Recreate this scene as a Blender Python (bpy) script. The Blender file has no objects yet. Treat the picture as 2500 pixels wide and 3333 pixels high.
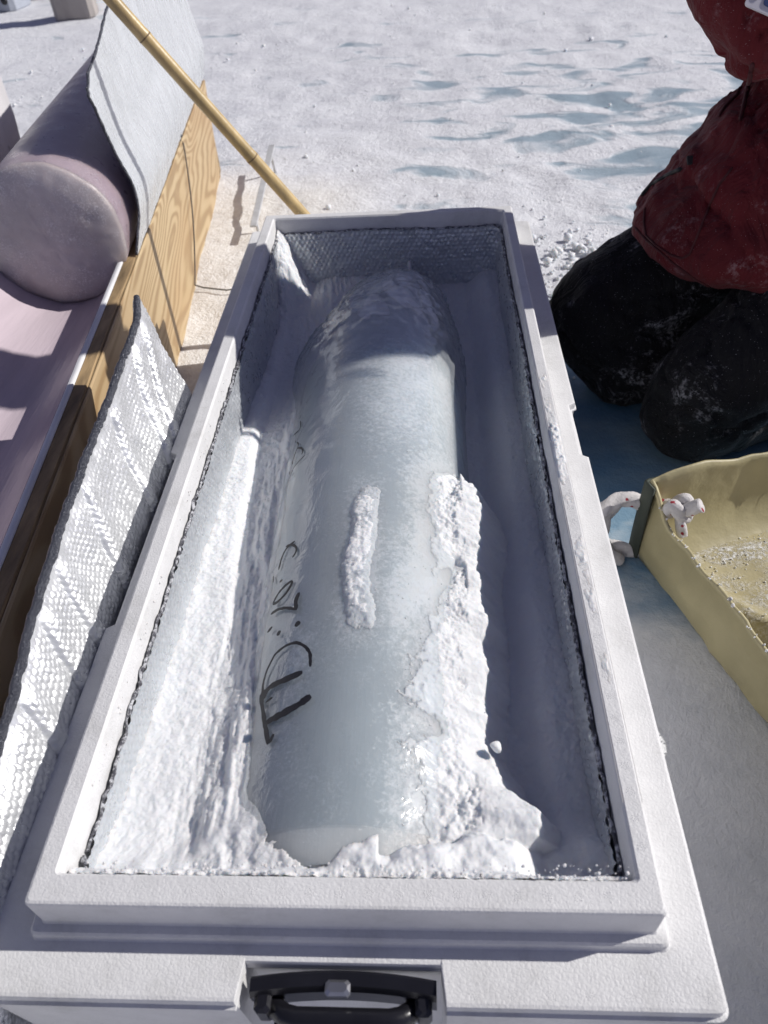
import bpy, math, random
import numpy as np
from mathutils import Vector, Matrix, Quaternion

random.seed(7)
RNG = np.random.default_rng(11)
scene = bpy.context.scene
COL = scene.collection
R = math.radians

# ------------------------------------------------------------------ camera
CAM = np.array([0.0, 0.0, 0.65])
PITCH, YAW, ROLL = 0.76775, -0.08513, -0.07533
FPX, PCX, PCY = 2435.0, 1250.0, 1666.5
_fw = np.array([math.sin(YAW)*math.cos(PITCH), math.cos(YAW)*math.cos(PITCH), -math.sin(PITCH)])
_rt = np.array([math.cos(YAW), -math.sin(YAW), 0.0])
_up = np.cross(_rt, _fw)
_r = math.cos(ROLL)*_rt + math.sin(ROLL)*_up
_u = -math.sin(ROLL)*_rt + math.cos(ROLL)*_up
cam_data = bpy.data.cameras.new('camera')
cam = bpy.data.objects.new('camera', cam_data)
COL.objects.link(cam)
cam.matrix_world = Matrix(((_r[0], _u[0], -_fw[0], CAM[0]), (_r[1], _u[1], -_fw[1], CAM[1]),
                           (_r[2], _u[2], -_fw[2], CAM[2]), (0, 0, 0, 1)))
cam_data.sensor_fit = 'HORIZONTAL'
cam_data.sensor_width = 7.3
cam_data.lens = FPX/2500.0*7.3
cam_data.clip_start = 0.02
cam_data.clip_end = 1000
cam_data.dof.use_dof = True
cam_data.dof.focus_distance = 1.0
cam_data.dof.aperture_fstop = 1.9
scene.camera = cam

# ------------------------------------------------------------------ light
SUN = np.array([0.075, 0.0205, 0.055]); SUN /= np.linalg.norm(SUN)
world = bpy.data.worlds.new('World'); scene.world = world; world.use_nodes = True
wn = world.node_tree
sky = wn.nodes.new('ShaderNodeTexSky'); sky.sky_type = 'NISHITA'; sky.sun_disc = False
sky.sun_elevation = math.asin(SUN[2]); sky.sun_rotation = math.atan2(SUN[0], SUN[1])
sky.altitude = 2000; sky.air_density = 1.0; sky.dust_density = 0.3; sky.ozone_density = 1.6
bg = wn.nodes['Background']; bg.inputs['Strength'].default_value = 0.05
hs = wn.nodes.new('ShaderNodeHueSaturation'); hs.inputs['Saturation'].default_value = 0.80   # sky light muted, then tinted violet in place of red parka bounce
violet_tint = wn.nodes.new('ShaderNodeMix'); violet_tint.data_type = 'RGBA'; violet_tint.blend_type = 'MULTIPLY'; violet_tint.inputs[0].default_value = 1.0; violet_tint.inputs[7].default_value = (1.16, 0.93, 1.05, 1)
wn.links.new(sky.outputs[0], hs.inputs['Color']); wn.links.new(hs.outputs[0], violet_tint.inputs[6]); wn.links.new(violet_tint.outputs[2], bg.inputs['Color'])
sl = bpy.data.lights.new('sun', 'SUN'); sl.energy = 3.5; sl.angle = R(0.53); sl.color = (1.0, 0.965, 0.92)
so = bpy.data.objects.new('sun', sl); COL.objects.link(so)
so.rotation_euler = Vector(SUN).to_track_quat('Z', 'Y').to_euler()
so.location = (3, 1, 4)
scene.view_settings.view_transform = 'Standard'
scene.view_settings.look = 'None'
scene.view_settings.exposure = 0.30
scene.view_settings.gamma = 1.0
scene.view_settings.use_curve_mapping = False

# ------------------------------------------------------------------ helpers
def ray(px, py):
    return _fw + (px-PCX)/FPX*_r - (py-PCY)/FPX*_u
def at_z(px, py, z):
    d = ray(px, py); return CAM + (z-CAM[2])/d[2]*d
def at_y(px, py, y):
    d = ray(px, py); return CAM + (y-CAM[1])/d[1]*d
def at_x(px, py, x):
    d = ray(px, py); return CAM + (x-CAM[0])/d[0]*d
def sstep(a, b, x):
    t = np.clip((np.asarray(x, float)-a)/(b-a), 0, 1); return t*t*(3-2*t)

_TAB = RNG.random((256, 256))
def vnoise(x, y, seed=0):
    x = np.asarray(x, float)+seed*17.31; y = np.asarray(y, float)+seed*9.77
    xi = np.floor(x).astype(int); yi = np.floor(y).astype(int)
    fx = x-xi; fy = y-yi
    fx = fx*fx*fx*(fx*(fx*6-15)+10); fy = fy*fy*fy*(fy*(fy*6-15)+10)
    a = _TAB[xi & 255, yi & 255]; b = _TAB[(xi+1) & 255, yi & 255]
    c = _TAB[xi & 255, (yi+1) & 255]; d = _TAB[(xi+1) & 255, (yi+1) & 255]
    return (a*(1-fx)+b*fx)*(1-fy)+(c*(1-fx)+d*fx)*fy
def fbm(x, y, oct=4, seed=0, gain=0.5):
    s = 0; a = 1; n = 0
    for k in range(oct):
        s = s+a*(vnoise(x*2**k, y*2**k, seed+k)-0.5)*2; n += a; a *= gain
    return s/n
def noise3(p, sc, seed=0):
    p = p*sc
    return (fbm(p[:, 0]+p[:, 2]*0.7, p[:, 1]-p[:, 2]*0.6, 3, seed)+fbm(p[:, 2]+p[:, 1]*0.3, p[:, 0]-p[:, 1]*0.5, 3, seed+5))*0.5

def prop(o, label=None, cat=None, group=None, kind=None):
    if label: o['label'] = label
    if cat: o['category'] = cat
    if group: o['group'] = group
    if kind: o['kind'] = kind
    return o
def link(o, parent=None):
    COL.objects.link(o)
    if parent is not None:
        o.parent = parent
        o.matrix_parent_inverse = Matrix.Translation(-Vector(parent.location)) if parent.type == 'EMPTY' and parent.parent is None else Matrix()
    return o
def mesh(name, verts, faces, mat=None, parent=None, smooth=True):
    me = bpy.data.meshes.new(name)
    me.from_pydata([tuple(map(float, v)) for v in verts], [], [tuple(map(int, f)) for f in faces])
    me.update()
    if smooth: me.polygons.foreach_set('use_smooth', [True]*len(me.polygons))
    if mat: me.materials.append(mat)
    return link(bpy.data.objects.new(name, me), parent)
def empty(name, loc, label, cat, group=None):
    o = bpy.data.objects.new(name, None); o.location = loc; o.empty_display_size = 0.05
    COL.objects.link(o)
    bpy.context.view_layer.update()
    return prop(o, label, cat, group)
def grid_mesh(name, P, mat=None, parent=None, smooth=True, closed=False):
    """P: (n, m, 3) array of points -> quads."""
    n, m, _ = P.shape
    idx = np.arange(n*m).reshape(n, m)
    if closed:
        a = idx; b = np.roll(idx, -1, axis=0)
        f = np.stack([a[:, :-1], b[:, :-1], b[:, 1:], a[:, 1:]], -1).reshape(-1, 4)
    else:
        f = np.stack([idx[:-1, :-1], idx[1:, :-1], idx[1:, 1:], idx[:-1, 1:]], -1).reshape(-1, 4)
    me = bpy.data.meshes.new(name)
    V = P.reshape(-1, 3).astype(np.float32)
    me.vertices.add(len(V)); me.vertices.foreach_set('co', V.ravel())
    me.loops.add(f.size); me.loops.foreach_set('vertex_index', f.ravel().astype(np.int32))
    me.polygons.add(len(f)); me.polygons.foreach_set('loop_start', np.arange(0, f.size, 4, dtype=np.int32))
    me.update(calc_edges=True); me.validate()
    if smooth: me.polygons.foreach_set('use_smooth', [True]*len(me.polygons))
    if mat: me.materials.append(mat)
    return link(bpy.data.objects.new(name, me), parent)
def tube_geo(path, rad, seg=10, cap=True, flat=1.0):
    P = np.array(path, float); n = len(P)
    rad = np.full(n, rad) if np.isscalar(rad) else np.array(rad, float)
    T = np.gradient(P, axis=0); T /= np.linalg.norm(T, axis=1)[:, None]+1e-9
    ref = np.array([0, 0, 1.0]) if abs(T[0][2]) < 0.9 else np.array([1.0, 0, 0])
    V = []; N = np.cross(T[0], ref); N /= np.linalg.norm(N)
    for i in range(n):
        N = N-T[i]*(N@T[i]); N /= np.linalg.norm(N)+1e-9
        B = np.cross(T[i], N)
        for k in range(seg):
            a = 2*math.pi*k/seg
            V.append(P[i]+rad[i]*(math.cos(a)*N+flat*math.sin(a)*B))
    F = []
    for i in range(n-1):
        for k in range(seg):
            F.append((i*seg+k, i*seg+(k+1) % seg, (i+1)*seg+(k+1) % seg, (i+1)*seg+k))
    if cap:
        F.append(tuple(range(seg-1, -1, -1))); F.append(tuple((n-1)*seg+k for k in range(seg)))
    return V, F
def rope_geo(path, rad, seg=18, lay=0.034):
    V, F = tube_geo(path, rad, seg, True)
    V = np.array(V); P = np.array(path, float)
    s = np.concatenate([[0], np.cumsum(np.linalg.norm(np.diff(P, axis=0), axis=1))])
    for i in range(len(P)):
        for k in range(seg):
            a = 2*math.pi*k/seg
            m = 0.80+0.28*abs(math.cos(1.5*a+math.pi*s[i]/lay))+0.06*random.random()
            V[i*seg+k] = P[i]+(V[i*seg+k]-P[i])*m
    return V.tolist(), F
def tube(name, path, rad, mat, parent=None, seg=10, flat=1.0):
    V, F = tube_geo(path, rad, seg, True, flat)
    return mesh(name, V, F, mat, parent)
def join_geo(parts):
    V = []; F = []
    for v, f in parts:
        o = len(V); V += [tuple(p) for p in v]; F += [tuple(i+o for i in q) for q in f]
    return V, F
def box_geo(c, s, rot=None, bev=0.0):
    """chamfered box"""
    hx, hy, hz = [k/2 for k in s]; b = min(bev, hx*.9, hy*.9, hz*.9)
    if b <= 0:
        V = [(x, y, z) for z in (-hz, hz) for x, y in ((-hx, -hy), (hx, -hy), (hx, hy), (-hx, hy))]
        F = [(3, 2, 1, 0), (4, 5, 6, 7)]+[(k, (k+1) % 4, (k+1) % 4+4, k+4) for k in range(4)]
    else:
        def lp(e, z):
            ax, ay = hx-e, hy-e
            return [(-ax+b, -ay, z), (ax-b, -ay, z), (ax, -ay+b, z), (ax, ay-b, z), (ax-b, ay, z), (-ax+b, ay, z), (-ax, ay-b, z), (-ax, -ay+b, z)]
        V = lp(b*0.99, -hz)+lp(0, -hz+b)+lp(0, hz-b)+lp(b*0.99, hz)
        F = [tuple(range(7, -1, -1)), tuple(range(24, 32))]
        for r in range(3):
            for k in range(8):
                F.append((r*8+k, r*8+(k+1) % 8, (r+1)*8+(k+1) % 8, (r+1)*8+k))
    M = rot if rot is not None else Matrix.Identity(3)
    V = [tuple(M @ Vector(v)+Vector(c)) for v in V]
    return V, F

# ------------------------------------------------------------------ materials
def new_mat(name):
    m = bpy.data.materials.new(name); m.use_nodes = True
    nt = m.node_tree; b = nt.nodes['Principled BSDF']
    return m, nt, b
def N(nt, t, **kw):
    n = nt.nodes.new(t)
    for k, v in kw.items():
        if k in ('inp',):
            for kk, vv in v.items(): n.inputs[kk].default_value = vv
        else: setattr(n, k, v)
    return n
def coords(nt, scale=(1, 1, 1), rot=(0, 0, 0), loc=(0, 0, 0), kind='Object'):
    tc = N(nt, 'ShaderNodeTexCoord'); mp = N(nt, 'ShaderNodeMapping')
    mp.inputs['Scale'].default_value = scale; mp.inputs['Rotation'].default_value = rot; mp.inputs['Location'].default_value = loc
    nt.links.new(tc.outputs[kind], mp.inputs['Vector'])
    return mp.outputs['Vector']
def noise(nt, vec, scale, detail=4, rough=0.55, dist=0.0):
    n = N(nt, 'ShaderNodeTexNoise'); n.inputs['Scale'].default_value = scale; n.inputs['Detail'].default_value = detail
    n.inputs['Roughness'].default_value = rough; n.inputs['Distortion'].default_value = dist
    nt.links.new(vec, n.inputs['Vector']); return n.outputs['Fac']
def ramp(nt, fac, stops):
    r = N(nt, 'ShaderNodeValToRGB'); e = r.color_ramp.elements
    while len(e) < len(stops): e.new(0.5)
    for k, (p, c) in enumerate(stops):
        e[k].position = p; e[k].color = (c, c, c, 1) if np.isscalar(c) else (*c, 1)
    nt.links.new(fac, r.inputs['Fac']); return r.outputs['Color']
def mixc(nt, fac, a, b, mode='MIX'):
    m = N(nt, 'ShaderNodeMix', data_type='RGBA', blend_type=mode)
    for sock, v in ((m.inputs[0], fac), (m.inputs[6], a), (m.inputs[7], b)):
        if isinstance(v, (int, float)): sock.default_value = v
        elif isinstance(v, tuple): sock.default_value = (*v, 1)
        else: nt.links.new(v, sock)
    return m.outputs[2]
def mth(nt, op, a, b=0.0, clamp=False):
    m = N(nt, 'ShaderNodeMath', operation=op, use_clamp=clamp)
    for s, v in ((m.inputs[0], a), (m.inputs[1], b)):
        if isinstance(v, (int, float)): s.default_value = v
        else: nt.links.new(v, s)
    return m.outputs[0]
def bump(nt, b, height, strength, dist):
    n = N(nt, 'ShaderNodeBump'); n.inputs['Strength'].default_value = strength; n.inputs['Distance'].default_value = dist
    nt.links.new(height, n.inputs['Height']); nt.links.new(n.outputs[0], b.inputs['Normal'])

def mat_snow(name='snow_loose', base=(0.82, 0.835, 0.855), fine=700, amt=0.0025):
    m, nt, b = new_mat(name); v = coords(nt)
    c = ramp(nt, noise(nt, v, 9, 5), [(0.3, tuple(k*0.93 for k in base)), (0.7, base)])
    nt.links.new(c, b.inputs['Base Color']); b.inputs['Roughness'].default_value = 0.65
    b.inputs['Specular IOR Level'].default_value = 0.3
    b.inputs['Subsurface Weight'].default_value = 0.6; b.inputs['Subsurface Radius'].default_value = (0.8, 1.0, 1.2)
    b.inputs['Subsurface Scale'].default_value = 0.010
    h = mth(nt, 'ADD', noise(nt, v, fine*0.5, 5, 0.75), mth(nt, 'MULTIPLY', noise(nt, v, fine*2, 2, 0.6), 0.7))
    bump(nt, b, h, 0.55, amt*0.7)
    return m
def mat_plain(name, col, rough=0.5, metal=0.0, var=0.15, vs=12, bs=0, bd=0.001, spec=0.5, sc=(1, 1, 1)):
    m, nt, b = new_mat(name); v = coords(nt, sc)
    f = noise(nt, v, vs, 5)
    nt.links.new(ramp(nt, f, [(0.3, tuple(k*(1-var) for k in col)), (0.7, tuple(min(1, k*(1+var*0.6)) for k in col))]), b.inputs['Base Color'])
    b.inputs['Roughness'].default_value = rough; b.inputs['Metallic'].default_value = metal
    b.inputs['Specular IOR Level'].default_value = spec
    if bs: bump(nt, b, noise(nt, v, bs, 4, 0.6), 0.6, bd)
    return m
def mat_foam():
    m, nt, b = new_mat('white_bead_foam'); v = coords(nt)
    vo = N(nt, 'ShaderNodeTexVoronoi', feature='F1'); vo.inputs['Scale'].default_value = 260; nt.links.new(v, vo.inputs['Vector'])
    ve = N(nt, 'ShaderNodeTexVoronoi', feature='DISTANCE_TO_EDGE'); ve.inputs['Scale'].default_value = 260; nt.links.new(v, ve.inputs['Vector'])
    dirt = noise(nt, v, 11, 7, 0.72)
    c = ramp(nt, dirt, [(0.28, (0.58, 0.58, 0.57)), (0.46, (0.71, 0.71, 0.71)), (0.7, (0.79, 0.79, 0.79))])
    sm_ = ramp(nt, noise(nt, coords(nt, (1, 1, 1), loc=(3, 1, 0)), 34, 5, 0.8), [(0.63, 0.0), (0.74, 0.5)])
    c = mixc(nt, sm_, c, (0.50, 0.49, 0.47))
    c2 = mixc(nt, 0.14, c, ramp(nt, ve.outputs['Distance'], [(0.0, 0.80), (0.10, 1.0)]), 'MULTIPLY')
    nt.links.new(c2, b.inputs['Base Color'])
    b.inputs['Roughness'].default_value = 0.55
    h = mth(nt, 'ADD', mth(nt, 'MULTIPLY', ramp(nt, ve.outputs['Distance'], [(0.0, 0.0), (0.25, 1.0)]), 0.22), noise(nt, v, 230, 4, 0.7))
    bump(nt, b, h, 0.5, 0.0012)
    return m
def mat_foil(name, col=(0.74, 0.76, 0.78), metal=0.35, rough=0.42, bs=160, bd=0.0012, streak=(1, 1, 1)):
    m, nt, b = new_mat(name); v = coords(nt, streak)
    c = ramp(nt, noise(nt, v, 18, 5, 0.6), [(0.3, tuple(k*0.86 for k in col)), (0.7, col)])
    nt.links.new(c, b.inputs['Base Color'])
    b.inputs['Metallic'].default_value = metal
    nt.links.new(ramp(nt, noise(nt, v, 40, 3), [(0.35, rough*0.65), (0.65, rough*1.25)]), b.inputs['Roughness'])
    bump(nt, b, noise(nt, v, bs, 4, 0.65, 0.6), 0.6, bd)
    return m
def mat_ground():
    m, nt, b = new_mat('packed_snow_ground'); v = coords(nt)
    # old packed snow with grey grit
    grit = noise(nt, v, 20, 7, 0.75)
    big = noise(nt, coords(nt, (1, 1.8, 1)), 2.2, 6, 0.7)
    speck = noise(nt, v, 75, 3, 0.65)
    base = ramp(nt, grit, [(0.30, (0.56, 0.56, 0.60)), (0.42, (0.79, 0.80, 0.83)), (0.7, (0.88, 0.89, 0.91))])
    base = mixc(nt, ramp(nt, big, [(0.42, 0.0), (0.70, 0.40)]), base, (0.60, 0.60, 0.65))
    base = mixc(nt, ramp(nt, speck, [(0.62, 0.0), (0.74, 0.6)]), base, (0.40, 0.39, 0.41))
    sx = N(nt, 'ShaderNodeSeparateXYZ'); nt.links.new(v, sx.inputs[0])
    X, Y = sx.outputs[0], sx.outputs[1]
    def box_mask(x0, x1, y0, y1, soft):
        def rise(s, a): return mth(nt, 'DIVIDE', mth(nt, 'SUBTRACT', s, a-soft), 2*soft, True)
        def fall(s, a): return mth(nt, 'DIVIDE', mth(nt, 'SUBTRACT', a+soft, s), 2*soft, True)
        return mth(nt, 'MULTIPLY', mth(nt, 'MULTIPLY', rise(X, x0), fall(X, x1)), mth(nt, 'MULTIPLY', rise(Y, y0), fall(Y, y1)))
    # wind-polished blue ice windows, drawn out across the view
    vs_ = coords(nt, (1.0, 1.9, 1), (0, 0, R(-10)))
    pn = noise(nt, vs_, 3.0, 4.5, 0.5, 0.8)
    zone = box_mask(0.15, 2.4, 1.95, 4.3, 0.55)
    thr = mth(nt, 'ADD', pn, mth(nt, 'MULTIPLY', mth(nt, 'SUBTRACT', zone, 1.0), 0.16))
    mask = ramp(nt, thr, [(0.475, 0.0), (0.580, 1.0)])
    ice = ramp(nt, noise(nt, vs_, 9, 5, 0.7), [(0.3, (0.27, 0.36, 0.42)), (0.7, (0.40, 0.48, 0.53))])
    c = mixc(nt, mask, base, ice)
    # bare blue ice beside the box, paler with old frost towards the near side
    bare = box_mask(0.16, 1.7, -2.0, 1.78, 0.14)
    bn = noise(nt, coords(nt, (1, 1.6, 1), (0, 0, 0.4)), 4.5, 5, 0.6)
    near = mth(nt, 'DIVIDE', mth(nt, 'SUBTRACT', mth(nt, 'ADD', mth(nt, 'MULTIPLY', bn, 0.5), 0.72), Y), 0.22, True)
    blue = ramp(nt, bn, [(0.35, (0.10, 0.22, 0.36)), (0.65, (0.22, 0.33, 0.42))])
    bn = mth(nt, 'ADD', mth(nt, 'MULTIPLY', bn, 0.7), mth(nt, 'MULTIPLY', noise(nt, v, 45, 5, 0.75), 0.3))
    frost = ramp(nt, bn, [(0.3, (0.60, 0.625, 0.64)), (0.52, (0.76, 0.775, 0.785)), (0.75, (0.84, 0.85, 0.855))])
    c = mixc(nt, bare, c, mixc(nt, near, blue, frost))
    # warm stained snow by the wooden tray
    warm = box_mask(-0.75, -0.25, 1.2, 2.75, 0.12)
    c = mixc(nt, mth(nt, 'MULTIPLY', warm, 0.8), c, ramp(nt, grit, [(0.3, (0.70, 0.66, 0.60)), (0.6, (0.86, 0.84, 0.80))]))
    nt.links.new(c, b.inputs['Base Color'])
    ro = mixc(nt, mth(nt, 'MAXIMUM', mask, bare), (0.7, 0.7, 0.7), (0.3, 0.3, 0.3))
    nt.links.new(ro, b.inputs['Roughness']); b.inputs['Specular IOR Level'].default_value = 0.3
    smooth = mth(nt, 'SUBTRACT', 1.0, mth(nt, 'MULTIPLY', mth(nt, 'MAXIMUM', mask, bare), 0.72))
    h = mth(nt, 'MULTIPLY', mth(nt, 'ADD', noise(nt, v, 38, 5, 0.7), mth(nt, 'MULTIPLY', noise(nt, v, 140, 3, 0.7), 0.5)), smooth)
    bump(nt, b, h, 0.6, 0.018)
    return m
def mat_core(name, a, bcol, frost, amount):
    m, nt, b = new_mat(name); v = coords(nt)
    vs_ = coords(nt, (1.0, 6.0, 1.0)); vl = coords(nt, (6, 0.5, 6))
    n1 = noise(nt, v, 7, 5, 0.6)
    c = ramp(nt, n1, [(0.3, a), (0.7, bcol)])
    scr = ramp(nt, noise(nt, vs_, 60, 4, 0.75), [(0.56, 0.0), (0.70, 0.55)])
    patch = ramp(nt, noise(nt, coords(nt, (1, 0.7, 1)), 11, 5, 0.65), [(0.46, 0.0), (0.66, 1.0)])
    fl = ramp(nt, noise(nt, v, 260, 4, 0.75), [(0.50, 0.0), (0.62, 1.0)])
    f = mth(nt, 'MULTIPLY', mth(nt, 'MAXIMUM', scr, fl), mth(nt, 'MULTIPLY', patch, amount))
    if name == 'bubbly_blue_ice':      # rime lying on the ice
        an = N(nt, 'ShaderNodeAttribute', attribute_name='frost')
        rn = noise(nt, v, 150, 6, 0.78)
        g_ = mth(nt, 'ADD', mth(nt, 'MULTIPLY', an.outputs['Fac'], 0.42), rn)
        f = mth(nt, 'MAXIMUM', f, mth(nt, 'MULTIPLY', ramp(nt, g_, [(0.62, 0.0), (0.82, 1.0)]), 0.85))
    c = mixc(nt, f, c, frost)
    nt.links.new(c, b.inputs['Base Color'])
    nt.links.new(ramp(nt, noise(nt, v, 25, 4), [(0.3, 0.22), (0.7, 0.45)]), b.inputs['Roughness'])
    b.inputs['Subsurface Weight'].default_value = 0.75; b.inputs['Subsurface Radius'].default_value = (0.8, 1.0, 1.15); b.inputs['Subsurface Scale'].default_value = 0.10
    bump(nt, b, mth(nt, 'ADD', noise(nt, vl, 12, 4, 0.6), mth(nt, 'MULTIPLY', f, 0.6)), 0.35, 0.0025)
    return m
def mat_film():
    m = bpy.data.materials.new('clear_plastic_film'); m.use_nodes = True; nt = m.node_tree
    nt.nodes.clear(); out = N(nt, 'ShaderNodeOutputMaterial')
    tr = N(nt, 'ShaderNodeBsdfTransparent'); tr.inputs[0].default_value = (0.93, 0.95, 0.96, 1)
    gl = N(nt, 'ShaderNodeBsdfGlossy'); gl.inputs['Roughness'].default_value = 0.16
    df = N(nt, 'ShaderNodeBsdfDiffuse'); df.inputs[0].default_value = (0.66, 0.70, 0.73, 1)
    lw = N(nt, 'ShaderNodeLayerWeight'); lw.inputs[0].default_value = 0.45
    v = coords(nt); vl = coords(nt, (1, 0.6, 1))
    bp = N(nt, 'ShaderNodeBump'); bp.inputs['Strength'].default_value = 0.6; bp.inputs['Distance'].default_value = 0.004
    nt.links.new(noise(nt, vl, 22, 4, 0.6, 1.2), bp.inputs['Height'])
    nt.links.new(bp.outputs[0], gl.inputs['Normal']); nt.links.new(bp.outputs[0], lw.inputs['Normal'])
    m1 = N(nt, 'ShaderNodeMixShader'); m1.inputs[0].default_value = 0.45
    nt.links.new(gl.outputs[0], m1.inputs[1]); nt.links.new(df.outputs[0], m1.inputs[2])
    m2 = N(nt, 'ShaderNodeMixShader')
    fac = mth(nt, 'ADD', mth(nt, 'MULTIPLY', lw.outputs['Facing'], 0.62), 0.05, True)
    nt.links.new(fac, m2.inputs[0]); nt.links.new(tr.outputs[0], m2.inputs[1]); nt.links.new(m1.outputs[0], m2.inputs[2])
    nt.links.new(m2.outputs[0], out.inputs[0])
    return m
def mat_plywood():
    m, nt, b = new_mat('plywood_face'); v = coords(nt, (1, 1, 1), (0, 0, 0))
    d = noise(nt, coords(nt, (2, 0.9, 3)), 2.2, 3, 0.5)
    rn = noise(nt, coords(nt, (3, 0.42, 2.6), (R(5), 0, 0)), 1.9, 2.5, 0.45, 0.3)
    wave = mth(nt, 'ADD', mth(nt, 'MULTIPLY', mth(nt, 'SINE', mth(nt, 'MULTIPLY', rn, 120.0)), 0.5), 0.5)
    fine = noise(nt, coords(nt, (30, 3, 90)), 3, 4, 0.6)
    f = mth(nt, 'ADD', mth(nt, 'MULTIPLY', wave, 0.62), mth(nt, 'MULTIPLY', fine, 0.38))
    c = ramp(nt, f, [(0.15, (0.53, 0.405, 0.24)), (0.48, (0.48, 0.36, 0.20)), (0.66, (0.38, 0.265, 0.14)), (0.88, (0.32, 0.215, 0.11))])
    c = mixc(nt, ramp(nt, d, [(0.4, 0.0), (0.75, 0.45)]), c, (0.40, 0.24, 0.11))
    nt.links.new(c, b.inputs['Base Color']); b.inputs['Roughness'].default_value = 0.55
    bump(nt, b, f, 0.3, 0.001)
    return m
def mat_cloth(name, col, snow_amt, weave=900, rough=0.75, snow_col=(0.62, 0.63, 0.67)):
    m, nt, b = new_mat(name); v = coords(nt)
    c = ramp(nt, noise(nt, v, 9, 4), [(0.3, tuple(k*0.75 for k in col)), (0.7, tuple(k*1.15 for k in col))])
    vd = coords(nt, (1, 2.2, 1.6), (0.5, 0.4, 0.9))
    a = ramp(nt, noise(nt, vd, 7, 5, 0.7, 0.5), [(0.555, 0.0), (0.66, 1.0)])
    g = ramp(nt, noise(nt, v, 110, 3, 0.7), [(0.45, 0.0), (0.62, 1.0)])
    dots = ramp(nt, noise(nt, v, 420, 1, 0.5), [(0.735, 0.0), (0.76, 0.8)])
    f = mth(nt, 'MAXIMUM', mth(nt, 'MULTIPLY', mth(nt, 'MULTIPLY', a, g), snow_amt), mth(nt, 'MULTIPLY', dots, 0.9 if snow_amt > 0 else 0.0))
    nt.links.new(mixc(nt, f, c, snow_col), b.inputs['Base Color'])
    b.inputs['Roughness'].default_value = rough; b.inputs['Specular IOR Level'].default_value = 0.25
    b.inputs['Sheen Weight'].default_value = 0.05
    vf = coords(nt, (1, 1, 0.35), (0.2, 0.5, 0))
    h = mth(nt, 'ADD', noise(nt, vf, 14, 4, 0.55, 1.0), mth(nt, 'MULTIPLY', noise(nt, v, weave, 2), 0.03))
    bump(nt, b, h, 0.9, 0.035)
    return m

M_SNOW = mat_snow()
M_FOAM = mat_foam()
M_FOILW = mat_foil('quilted_foil', (0.76, 0.775, 0.79), 0.5, 0.33, 240, 0.0006)
M_FOILB = mat_foil('upright_foil', (0.72, 0.75, 0.77), 0.40, 0.30, 110, 0.0022, (1, 1, 0.6))
M_LINER = mat_foil('liner_foil', (0.66, 0.69, 0.72), 0.5, 0.38)
M_EDGE = mat_foil('cut_foil_edge', (0.085, 0.09, 0.11), 0.4, 0.26, 380, 0.006)
def mat_frosted_edge():
    m, nt, b = new_mat('frosted_liner_edge'); v = coords(nt)
    f = ramp(nt, noise(nt, v, 130, 4, 0.75), [(0.46, 0.0), (0.58, 1.0)])
    nt.links.new(mixc(nt, f, (0.07, 0.07, 0.085), (0.62, 0.63, 0.66)), b.inputs['Base Color'])
    b.inputs['Roughness'].default_value = 0.35; b.inputs['Metallic'].default_value = 0.15
    bump(nt, b, noise(nt, v, 320, 4, 0.7), 0.7, 0.004)
    return m
M_LINEDGE = mat_frosted_edge()
M_CORE = mat_core('bubbly_blue_ice', (0.44, 0.485, 0.515), (0.50, 0.545, 0.57), (0.80, 0.83, 0.86), 0.55)
M_CORE2 = mat_core('bagged_ice_mauve_bounce', (0.34, 0.27, 0.315), (0.40, 0.335, 0.375), (0.68, 0.64, 0.68), 0.5)  # mauve reflection of red parkas put into the ice colour
M_FILM = mat_film()
M_INK = mat_plain('marker_ink', (0.016, 0.015, 0.02), 0.5, 0, 0.6, 300)
M_PLY = mat_plywood()
M_PLYEDGE = mat_plain('weathered_plywood_edge', (0.36, 0.25, 0.13), 0.75, 0, 0.6, 20, 60, 0.003, sc=(2, 0.4, 12))
M_TRAY = mat_plain('white_tray_sheet_mauve_bounce', (0.56, 0.475, 0.52), 0.2, 0, 0.12, 5, 18, 0.002, 0.5, (6, 0.5, 1))  # white sheet; mauve shade and red parka bounce put into its colour
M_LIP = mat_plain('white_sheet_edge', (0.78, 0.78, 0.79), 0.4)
M_BAMBOO = mat_plain('bamboo_skin', (0.52, 0.385, 0.18), 0.38, 0, 0.25, 9, 60, 0.0008, sc=(4, 1, 1))
M_NODE = mat_plain('bamboo_node_scar', (0.20, 0.135, 0.07), 0.7)
M_BLACK = mat_plain('black_moulded_plastic', (0.012, 0.012, 0.016), 0.28, 0, 0.3, 20, 80, 0.0006)
M_STEEL = mat_plain('plated_steel_tab', (0.45, 0.45, 0.47), 0.3, 0.9)
M_CANVAS = mat_plain('waxed_yellow_canvas', (0.44, 0.39, 0.225), 0.5, 0, 0.16, 8, 30, 0.003)
def mat_dusted():
    m, nt, b = new_mat('dusted_canvas'); v = coords(nt)
    c = ramp(nt, noise(nt, v, 8, 5), [(0.3, (0.38, 0.33, 0.185)), (0.7, (0.46, 0.405, 0.235))])
    a = ramp(nt, noise(nt, coords(nt, (1, 2.4, 1), (0, 0, R(25))), 6, 4, 0.6), [(0.38, 0.0), (0.58, 1.0)])
    g_ = ramp(nt, noise(nt, v, 170, 5, 0.75), [(0.44, 0.0), (0.60, 1.0)])
    f = mth(nt, 'MULTIPLY', a, g_)
    nt.links.new(mixc(nt, f, c, (0.80, 0.80, 0.79)), b.inputs['Base Color']); b.inputs['Roughness'].default_value = 0.6
    bump(nt, b, mth(nt, 'ADD', f, noise(nt, v, 30, 4)), 0.6, 0.003)
    return m
M_CANVASIN = mat_dusted()
M_TAB = mat_plain('dark_green_webbing', (0.045, 0.055, 0.042), 0.7, 0, 0.2, 20, 400, 0.001)
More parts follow.
